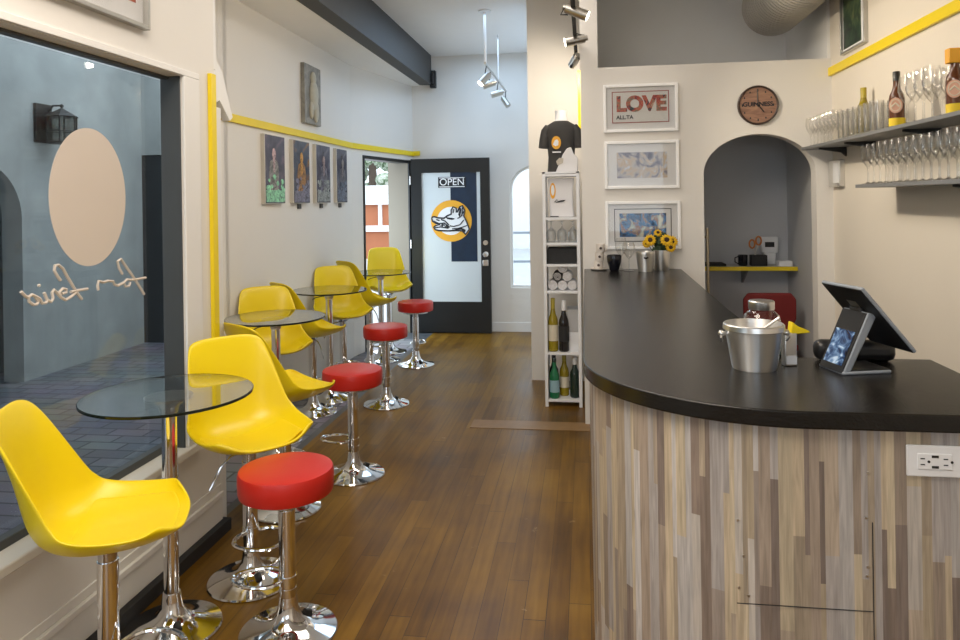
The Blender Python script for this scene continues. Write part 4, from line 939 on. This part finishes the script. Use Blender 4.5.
MB().span(-hw + 0.02, -hw + 0.022, -hd + 0.02, hd - 0.02, 0.055, 1.74).build('side_panel', WHITEPL, su, smooth=False)
SXc, SYc = (X0 + X1) / 2, (Y0 + Y1) / 2
# mannequin torso wearing a tee
mq = thing('mannequin', 'white torso mannequin in a charcoal tee on top of the shelving unit', 'mannequin', (-0.175, 5.585, 1.757))
def loft(mb, secs, seg=28, mtx=None):
    rings = []
    for (cx, cy, cz, rx, ry) in secs:
        rings.append([mb.bm.verts.new((cx + rx * math.cos(2 * math.pi * i / seg), cy + ry * math.sin(2 * math.pi * i / seg), cz)) for i in range(seg)])
    for a, b in zip(rings, rings[1:]):
        for i in range(seg): mb.bm.faces.new((a[i], a[(i + 1) % seg], b[(i + 1) % seg], b[i]))
    mb.bm.faces.new(rings[0][::-1]); mb.bm.faces.new(rings[-1]); return mb
w = MB(); loft(w, [(0, 0, 0.0, 0.088, 0.062), (0, 0, 0.10, 0.085, 0.06), (0, 0, 0.22, 0.10, 0.07), (0, 0, 0.31, 0.118, 0.07), (0, 0, 0.355, 0.10, 0.06), (0, 0, 0.385, 0.062, 0.05), (0, 0, 0.405, 0.046, 0.045), (0, 0, 0.45, 0.043, 0.043), (0, 0, 0.475, 0.047, 0.046)]); w.build('torso', WHITEPL, mq)
w = MB(); loft(w, [(0, 0, 0.005, 0.108, 0.078), (0, 0, 0.12, 0.100, 0.073), (0, 0, 0.23, 0.110, 0.078), (0, 0, 0.32, 0.126, 0.078), (0, 0, 0.362, 0.112, 0.068), (0, 0, 0.388, 0.068, 0.057), (0, -0.002, 0.394, 0.058, 0.053)])
for s_ in (-1, 1):
    w.tube([(s_ * 0.09, 0, 0.345), (s_ * 0.115, -0.005, 0.315), (s_ * 0.128, -0.01, 0.26), (s_ * 0.134, -0.015, 0.19)], [0.040, 0.040, 0.038, 0.040], 14)
w.build('tee_shirt', FAB_K, mq)
w = MB(); w.prism([(-0.035 + 0.036 * math.cos(2 * math.pi * k / 24), 0.225 + 0.05 * math.sin(2 * math.pi * k / 24)) for k in range(24)], 'y', -0.0835, -0.070); w.build('printed_badge', ORANGE, mq, smooth=False)
w = MB(); w.prism([(-0.060, 0.21), (-0.045, 0.245), (-0.028, 0.25), (-0.018, 0.235), (-0.020, 0.205), (-0.04, 0.198)], 'y', -0.0845, -0.0835); w.span(-0.065, 0.0, -0.084, -0.078, 0.148, 0.158); w.build('printed_design', INKW, mq, smooth=False)
fs = thing('folded_shirt', 'white folded shirt propped in front of the charcoal tee', 'shirt', (-0.125, 5.455, 1.757))
w = MB(); w.prism([(-0.09, 0.0), (0.075, 0.0), (0.08, 0.10), (0.045, 0.135), (0.028, 0.185), (-0.005, 0.175), (-0.035, 0.13), (-0.06, 0.07)], 'y', -0.022, 0.018); w.build('body', FAB_W, fs, bev=0.008)
w = MB(); w.prism([(-0.075, 0.05), (-0.035, 0.065), (-0.03, 0.10), (-0.06, 0.105), (-0.085, 0.08)], 'y', -0.026, -0.0225); w.build('printed_design', mat('pale_print', (0.55, 0.5, 0.42), 0.7, var=0.3, vscale=60), fs, smooth=False)
# display tee in the first bay
dt = thing('display_shirt', 'white tee with orange oval print stretched in the top bay of the shelving unit', 'shirt', (SXc, SYc - 0.06, LEV[5]))
w = MB(); w.prism([(-0.085, 0.0), (0.098, 0.0), (0.088, 0.10), (0.09, 0.20), (0.10, 0.295), (-0.10, 0.295), (-0.09, 0.20), (-0.088, 0.10)], 'y', -0.03, 0.03); w.build('body', FAB_W, dt, bev=0.012)
w = MB(); w.prism([(-0.062 + 0.022 * math.cos(2 * math.pi * k / 24), 0.20 + 0.06 * math.sin(2 * math.pi * k / 24)) for k in range(24)], 'y', -0.0325, -0.03); w.build('oval_print', ORANGE, dt, smooth=False)
w = MB(); w.prism([(-0.062 + 0.013 * math.cos(2 * math.pi * k / 24), 0.205 + 0.04 * math.sin(2 * math.pi * k / 24)) for k in range(24)], 'y', -0.0335, -0.0325); w.build('oval_centre', INKW, dt, smooth=False)
w = MB(); w.tube([(-0.05, -0.034, 0.115), (-0.03, -0.034, 0.135), (-0.025, -0.034, 0.118), (0.0, -0.034, 0.126), (0.03, -0.034, 0.128), (0.015, -0.034, 0.12), (-0.04, -0.034, 0.112)], 0.003, 5); w.build('script_print', INKK, dt)
w = MB().span(-0.083, -0.02, -0.033, -0.028, 0.003, 0.010); w.build('hem', INKK, dt, smooth=False)
# upturned glasses in the second bay
ug = MB(); ug.lathe([(0.030, 0.001), (0.036, 0.05), (0.032, 0.085), (0.010, 0.105), (0.004, 0.115), (0.004, 0.150), (0.01, 0.157), (0.032, 0.160), (0, 0.161)], 20)
ug = ug.build('wine_glass', GLASSD, None); tag(ug, 'clear wine glass upturned in the second bay of the shelving unit', 'wine glass', 'upturned glasses in the shelving unit'); k = 0
for yy in (-0.07, 0.04):
    for xx in (-0.082, 0.0, 0.082):
        o = ug if k == 0 else ug.copy()
        if k: COL.objects.link(o)
        o.location = (SXc + xx, SYc + yy, LEV[4]); k += 1
bk = MB(); bk.span(-0.108, 0.108, -0.105, 0.10, 0.001, 0.118); bk = bk.build('storage_box', mat('black_mesh', (0.012, 0.012, 0.013), 0.6, var=0.6, vscale=50), None, (SXc, SYc, LEV[3]), bev=0.006)
tag(bk, 'black box under the upturned glasses in the shelving unit', 'box')
# rolled shirts
def roll(lab, x, z, m, ln=0.2, r=0.036, y=None, rz=0.0):
    t = thing('rolled_shirt', lab, 'shirt', (x, SYc if y is None else y, z), rz, 'rolled shirts in the shelving unit')
    MB().lathe([(0, -ln / 2 + 0.004), (r * 0.3, -ln / 2), (r * 0.85, -ln / 2), (r, -ln / 2 + 0.008), (r * 1.02, 0), (r, ln / 2 - 0.008), (r * 0.85, ln / 2), (0, ln / 2)], 20, mtx=Matrix.Rotation(R(90), 4, 'X')).build('body', m, t)
    w_ = MB(); w_.tube([(r * (0.15 + 0.7 * k / 26) * math.cos(k * 0.6), -ln / 2 - 0.0005, r * (0.15 + 0.7 * k / 26) * math.sin(k * 0.6)) for k in range(27)], 0.0022, 5); w_.build('folded_edge', mat('cotton_shadow', (0.5, 0.49, 0.5), 0.9) if m is FAB_W else FAB_W, t)
zb = LEV[2] + 0.037
roll('white rolled shirt at the lower left of the pile in the shelving unit', SXc - 0.073, zb, FAB_W)
roll('white rolled shirt in the middle of the bottom row of the pile', SXc + 0.0005, zb, FAB_W)
roll('white rolled shirt at the lower right of the pile in the shelving unit', SXc + 0.0745, zb, FAB_W)
roll('black rolled shirt among the white ones in the shelving unit', SXc - 0.037, zb + 0.0655, FAB_K)
roll('white rolled shirt right of the black one in the pile', SXc + 0.038, zb + 0.0655, FAB_W)
roll('topmost white rolled shirt of the pile in the shelving unit', SXc + 0.002, zb + 0.130, FAB_W)
# bottles
z = LEV[1]
bottle('olive wine bottle with cream label in the bay below the rolled shirts', (SXc - 0.075, SYc - 0.08, z), 0.40, 0.038, OLIVE, GOLD, 0.09, CREAML, (0.2, 0.5))
bottle('black wine bottle with white cap below the rolled shirts', (SXc + 0.006, SYc - 0.09, z), 0.385, 0.038, DKBOT, WHITEPL, 0.10, BLACKM, (0.2, 0.5))
bx = MB().span(-0.05, 0.05, -0.09, 0.09, 0, 0.14); bx = bx.build('carton', WHITEPL, None, (SXc + 0.075, SYc + 0.02, z), bev=0.004); tag(bx, 'white carton beside the white-capped black bottle', 'box')
bx = MB().span(-0.045, 0.045, -0.09, 0.09, 0, 0.17); bx = bx.build('carton', mat('grey_carton', (0.5, 0.5, 0.5), 0.7), None, (SXc + 0.075, SYc + 0.02, z + 0.1405), bev=0.004); tag(bx, 'grey carton stacked on the white carton in the shelving unit', 'box')
z = LEV[0]
bottle('bright green bottle with pale blue label on the bottom shelf of the unit', (SXc - 0.070, SYc - 0.10, z), 0.30, 0.037, GREENB, DKGREEN, 0.03, LBLUE, (0.16, 0.46))
bottle('olive wine bottle on the bottom shelf behind the bright green bottle', (SXc + 0.002, SYc - 0.02, z), 0.325, 0.036, OLIVE, GOLD, 0.08, CREAML, (0.2, 0.45))
bottle('dark green wine bottle with white neck at the right of the bottom shelf', (SXc + 0.082, SYc - 0.07, z), 0.31, 0.037, DKGREEN, WHITEPL, 0.08, DKGREEN, (0.2, 0.45))
bottle('black wine bottle at the back left of the bottom shelf', (SXc - 0.078, SYc + 0.01, z), 0.315, 0.036, DKBOT, BLACK, 0.07)

# ------------------------------------------------------------------ alcove behind the arch
ash = thing('alcove_shelf', 'grey shelf with a yellow front edge in the alcove behind the arch', 'shelf', (1.09, 5.86, 1.015))
MB().span(-0.48, 0.49, -0.135, 0.138, -0.028, 0).build('board', ALCOVE, ash, smooth=False)
MB().span(-0.48, 0.49, -0.142, -0.135, -0.03, 0.001).build('edge_strip', YTRIM, ash, smooth=False)
MB().prism([(0.136, -0.028), (-0.06, -0.028), (-0.06, -0.04), (0.12, -0.15), (0.136, -0.15)], 'x', 0.135, 0.15).build('bracket', GREYPL, ash, smooth=False)
AZ = 1.0155
mg = thing('mug', 'dark mug on the alcove shelf beside the black pen holder', 'mug', (1.20, 5.80, AZ)); MB().lathe([(0, 0.002), (0.03, 0), (0.034, 0.005), (0.036, 0.085), (0.032, 0.085), (0.030, 0.008), (0, 0.007)], 24).build('body', CERAMK, mg)
MB().tube([(-0.034, 0, 0.072), (-0.058, 0, 0.062), (-0.058, 0, 0.03), (-0.034, 0, 0.016)], 0.005, 6).build('handle', CERAMK, mg)
ph = MB().span(-0.06, 0.06, -0.035, 0.035, 0, 0.085); ph = ph.build('pen_holder', BLACKM, None, (1.315, 5.80, AZ), bev=0.006); tag(ph, 'black pen holder holding orange scissors on the alcove shelf', 'pen holder')
sx = thing('scissors', 'orange handled scissors standing in the black pen holder', 'scissors', (1.29, 5.79, AZ + 0.0855))
for dx in (-0.022, 0.026): MB().tube([(dx + 0.02 * math.cos(2 * math.pi * k / 16), 0, 0.095 + 0.032 * math.sin(2 * math.pi * k / 16) + dx * 0.5) for k in range(16)], 0.007, 6, True).build('grip', mat('orange_plastic%d' % (dx > 0), (0.55, 0.19, 0.04), 0.4), sx)
MB().tube([(-0.02, 0, 0.065), (0.004, 0, 0.0)], 0.005, 6).tube([(0.022, 0, 0.075), (-0.004, 0, 0.0)], 0.005, 6).build('blades', STEEL, sx)
tmn = thing('wall_phone', 'small white device with a dark display standing at the alcove back wall', 'device', (1.43, 5.955, AZ + 0.0))
MB().span(-0.045, 0.045, -0.03, 0.03, 0, 0.09).build('base', WHITEPL, tmn, bev=0.006)
MB().span(-0.065, 0.065, -0.03, 0.02, 0.09, 0.215).build('body', WHITEPL, tmn, bev=0.008)
MB().span(-0.035, 0.035, -0.032, -0.03, 0.135, 0.175).build('display', BLACK, tmn, smooth=False)
o = MB().span(-0.05, 0.05, -0.04, 0.04, 0, 0.038).build('carton', WHITEPL, None, (1.505, 5.80, AZ), bev=0.003); tag(o, 'small white carton at the right end of the alcove shelf', 'box')
o = MB().span(-0.10, 0.10, -0.09, 0.09, 0, 0.018).build('folder', BLACKM, None, (0.97, 5.85, AZ), bev=0.003); tag(o, 'flat dark folder at the left end of the alcove shelf', 'folder')
rc = thing('office_chair', 'dark red chair in the alcove below the yellow-edged shelf', 'chair', (1.32, 5.50, 0))
w = MB(); w.prism([(-0.17, 0.58), (0.15, 0.58), (0.185, 0.66), (0.185, 0.80), (0.15, 0.845), (-0.15, 0.845), (-0.185, 0.80), (-0.185, 0.66)], 'y', -0.015, 0.015); w.build('backrest', BWOOD, rc, bev=0.012)
MB().span(-0.2, 0.2, -0.40 + 0.40, 0.40, 0.42, 0.47).build('seat', BWOOD, rc, bev=0.015)
MB().span(-0.03, 0.03, 0.015, 0.035, 0.30, 0.75).build('back_support', BLACK, rc, bev=0.004)
MB().cyl((0, 0.2, 0.08), (0, 0.2, 0.42), 0.025).build('pole', BLACK, rc)
for k in range(5):
    a = 2 * math.pi * k / 5 + 0.3; MB().tube([(0, 0.2, 0.09), (0.2 * math.cos(a), 0.2 + 0.2 * math.sin(a), 0.055)], 0.014, 8).ball((0.2 * math.cos(a), 0.2 + 0.2 * math.sin(a), 0.026), 0.026, (1, 1, 1), 10).build('leg', BLACK, rc)
gb = thing('grab_bar', 'upright brass pull bar on the left jamb of the arch', 'grab bar', (0.79, 5.055, 0))
BRASS = mat('aged_brass', (0.40, 0.34, 0.24), 0.35, 0.9, var=0.1)
MB().cyl((0.028, 0, 0.72), (0.028, 0, 1.34), 0.009, seg=14).build('bar', BRASS, gb)
for z in (0.76, 1.28): MB().cyl((0.0, 0, z), (0.028, 0, z), 0.008, seg=12).build('standoff', BRASS, gb)

# ------------------------------------------------------------------ ceiling fittings
dc = MB()
ring = []
dc.lathe([(0, 0.0), (0.185, 0.0), (0.205, 0.02), (0.21, 0.06), (0.21, 6.6), (0, 6.6)], 48)
dc = dc.build('air_duct', DUCT, None, (1.34, 5.42, 2.90), rot=(R(90), 0, 0)); 
dc.data.transform(Matrix.Rotation(R(0), 4, 'Z'))
tag(dc, 'fat grey ribbed air duct under the ceiling above the clock', 'air duct')
# ribs are in the material: bands along the duct's own axis
for n_ in DUCT.node_tree.nodes:
    if n_.type == 'TEX_WAVE': n_.bands_direction = 'Z'; n_.inputs['Scale'].default_value = 7.0
def spot_head(t, root, tip, aim, r, ln, lit, name='lamp_head'):
    aim = Vector(aim).normalized(); p = Vector(tip)
    h = MB().cyl(p - aim * ln * 0.5, p + aim * ln * 0.5, r, seg=24).cyl(p - aim * (ln * 0.5 + 0.018), p - aim * ln * 0.5, r * 0.6, seg=16).build(name, STEELD, t)
    if lit: MB().cyl(p + aim * (ln * 0.5), p + aim * (ln * 0.5 + 0.002), r * 0.9, seg=24).build('bulb', BULB, h)
    MB().tube([root, (Vector(root) + p) / 2 + Vector((0.0, 0.0, 0.01)), p], 0.005, 6).build('swivel_arm', BLACKM, t)
    return h
tr = thing('track_light', 'black spotlight track with three steel spots beside the bar wall corner', 'track light', (-0.05, 4.5, 2.62))
w = MB().span(-0.012, 0.012, -2.6, 0.95, 0, 0.02); w.build('track', BLACKM, tr, smooth=False)
for y in (-2.0, -0.2): MB().cyl((0, y, 0.02), (0, y, CZ - 2.62), 0.006, seg=10).build('hanger_rod', BLACKM, tr)
LAMPS = [((0, -0.42, 0.0), (0.02, -0.42, -0.02), (0.80, -0.04, -0.36), (1, 0.86, 0.66), 70),
         ((0, 0.26, 0.0), (0.0, 0.26, -0.03), (-1, -0.10, -0.18), (1, 0.86, 0.66), 34),
         ((0, 0.80, 0.0), (-0.01, 0.80, -0.06), (-0.28, 0.85, -0.30), (1, 0.86, 0.68), 24)]
for root, tip, aim, col, pw in LAMPS:
    spot_head(tr, root, tip, aim, 0.03, 0.13, True)
    a = Vector(aim).normalized(); l = bpy.data.lights.new('spot_lamp', 'SPOT'); l.energy = pw; l.color = col; l.spot_size = R(105); l.spot_blend = 0.6; l.shadow_soft_size = 0.025
    o = bpy.data.objects.new('spot_lamp', l); COL.objects.link(o); o.location = Vector((-0.05, 4.5, 2.62)) + Vector(tip) + a * 0.075
    o.rotation_euler = (-a).to_track_quat('Z', 'Y').to_euler()
MB().tube([(0, -0.42, 0.01), (-0.05, -0.44, 0.0), (-0.07, -0.42, -0.03), (-0.03, -0.41, -0.03)], 0.004, 6).build('cable', BLACKM, tr)
w = MB(); w.tube([(0.01, 0.24, 0.01), (0.05, 0.25, 0.0), (0.06, 0.26, -0.03), (0.02, 0.27, -0.03)], 0.004, 6); w.build('cable', BLACKM, tr)
MB().ball((-0.035, 0.80, -0.10), 0.012, (1, 1, 1.2), 10).tube([(-0.01, 0.80, -0.03), (-0.035, 0.80, -0.10)], 0.003, 5).build('thumb_screw', BLACKM, tr)
tr2 = thing('track_light', 'small white-rodded ceiling track with grey spots near the black door', 'track light', (-0.88, 7.3, 2.80))
MB().cyl((0, -0.8, 0.0), (0, -0.8, CZ - 2.80 - 0.012), 0.012, seg=14).build('hanger_rod', WHITEPL, tr2)
MB().cyl((0, -0.8, CZ - 2.80 - 0.014), (0, -0.8, CZ - 2.80), 0.06).build('ceiling_plate', WHITEPL, tr2)
MB().cyl((0, 0.2, 0.0), (0, 0.2, CZ - 2.80), 0.006, seg=10).build('hanger_rod', WHITEPL, tr2)
MB().tube([(0, -0.82, 0.0), (0, -0.2, -0.0), (0, 0.5, 0), (0, 0.92, 0)], 0.012, 8).build('track', STEELD, tr2)
for y, aim in ((-0.72, (-0.5, -0.3, -0.6)), (-0.42, (-1, -0.2, -0.35)), (0.2, (-1, -0.2, -0.3)), (0.88, (0.5, -0.3, -0.8))):
    spot_head(tr2, (0, y, 0), (-0.02 if y < 0.5 else 0.0, y, -0.13), aim, 0.033, 0.12, y < -0.6)
br = thing('strap_hook', 'small black hook on the bar wall return below the yellow strip', 'hook', (-0.02, 5.725, 1.985))
MB().span(-0.035, 0, -0.03, 0.03, -0.03, 0.03).ball((-0.04, 0, -0.01), 0.022, (1, 1, 1), 10).build('hook', BLACK, br)

# ------------------------------------------------------------------ lantern and street
ln = thing('wall_lantern', 'black iron wall lantern in the passage outside the window', 'lantern', (-4.95, 6.05, 2.30))
MB().span(0, 0.03, -0.16, 0.04, -0.16, 0.20).build('wall_plate', IRON, ln, bev=0.004)
w = MB(); LCX, LCY = 0.16, 0.0
hexp = [(LCX + 0.13 * math.cos(math.pi / 3 * k), LCY + 0.13 * math.sin(math.pi / 3 * k)) for k in range(6)]
for (x, y) in hexp: w.cyl((x, y, -0.15), (x, y, 0.085), 0.007, seg=8)
for z in (-0.15, -0.05, 0.085): w.tube([(x, y, z) for x, y in hexp], 0.006, 6, True)
w.build('cage', IRON, ln)
w = MB(); vs_ = [w.bm.verts.new((LCX + 0.15 * math.cos(math.pi / 3 * k), LCY + 0.15 * math.sin(math.pi / 3 * k), 0.085)) for k in range(6)]; tp_ = w.bm.verts.new((LCX, LCY, 0.17))
for k in range(6): w.bm.faces.new((vs_[k], vs_[(k + 1) % 6], tp_))
w.bm.faces.new(vs_[::-1]); w.ball((LCX, LCY, 0.185), 0.018, (1, 1, 1), 10); w.build('roof', IRON, ln, smooth=False)
w = MB(); w.prism([(LCX + 0.125 * math.cos(math.pi / 3 * k), LCY + 0.125 * math.sin(math.pi / 3 * k)) for k in range(6)], 'z', -0.145, 0.08); w.build('glass_box', LANTG, ln, smooth=False)
MB().tube([(0.02, 0, 0.12), (0.07, 0.0, 0.19), (LCX, LCY, 0.19)], 0.009, 8).prism([(hx, hy) for hx, hy in hexp], 'z', -0.165, -0.152).build('arm', IRON, ln)
bd = thing('street_building', 'terracotta and white building across the street seen through the doorway', 'building', (-6.2, 20, -0.07))
MB().span(-2.5, 1.4, 0, 4, 0, 1.55).build('lower_wall', TERRA, bd, smooth=False)
MB().span(-2.6, 1.5, -0.12, 0, 0.78, 0.95).span(-2.6, 1.5, -0.15, 0, 1.55, 1.85).span(-0.55, -0.45, -0.08, 0, 0.0, 0.78).span(0.35, 0.45, -0.08, 0, 0.95, 1.55).build('white_band', OUTW, bd, smooth=False)
MB().span(-2.5, 1.4, 0.1, 4, 1.85, 2.1).build('roof', OUTW, bd, smooth=False)
tree = thing('street_tree', 'leafy tree rising behind the building across the street', 'tree', (-8.6, 28.5, -0.07))
MB().tube([(0, 0, 0), (0.05, 0, 2), (0, 0, 4)], [0.25, 0.2, 0.12], 10).build('trunk', BARK, tree)
w = MB(); rg = random.Random(11)
for k in range(90):
    a = rg.uniform(0, 6.28); rr = 2.2 * math.sqrt(rg.random()); zz = rg.uniform(2.2, 5.8)
    w.ball((rr * math.cos(a), rr * math.sin(a), zz), rg.uniform(0.25, 0.5), (1, 1, 0.8), 7)
w.build('crown', FOL, tree)
o = thing('street_building', 'pale blank building outside the arched window', 'building', (4.6, 24, -0.07))
MB().span(-8.8, 9, 0, 4, 0, 7).build('wall', OUTW, o, smooth=False)
w = MB()
for k in range(5): w.span(-6 + 2.6 * k, -4.9 + 2.6 * k, -0.05, 0.05, 1.4, 3.4)
w.build('window', GREYPL, o, smooth=False)
rl = thing('street_railing', 'pale metal railing outside the arched window', 'railing', (-0.9, 12.5, -0.07))
for z in (0.55, 1.05): MB().span(-1.6, 1.6, -0.02, 0.02, z - 0.02, z + 0.02).build('rail', GREYPL, rl, smooth=False)
for k in range(7): MB().span(-1.5 + 0.5 * k - 0.015, -1.5 + 0.5 * k + 0.015, -0.02, 0.02, 0, 1.05).build('baluster', GREYPL, rl, smooth=False)
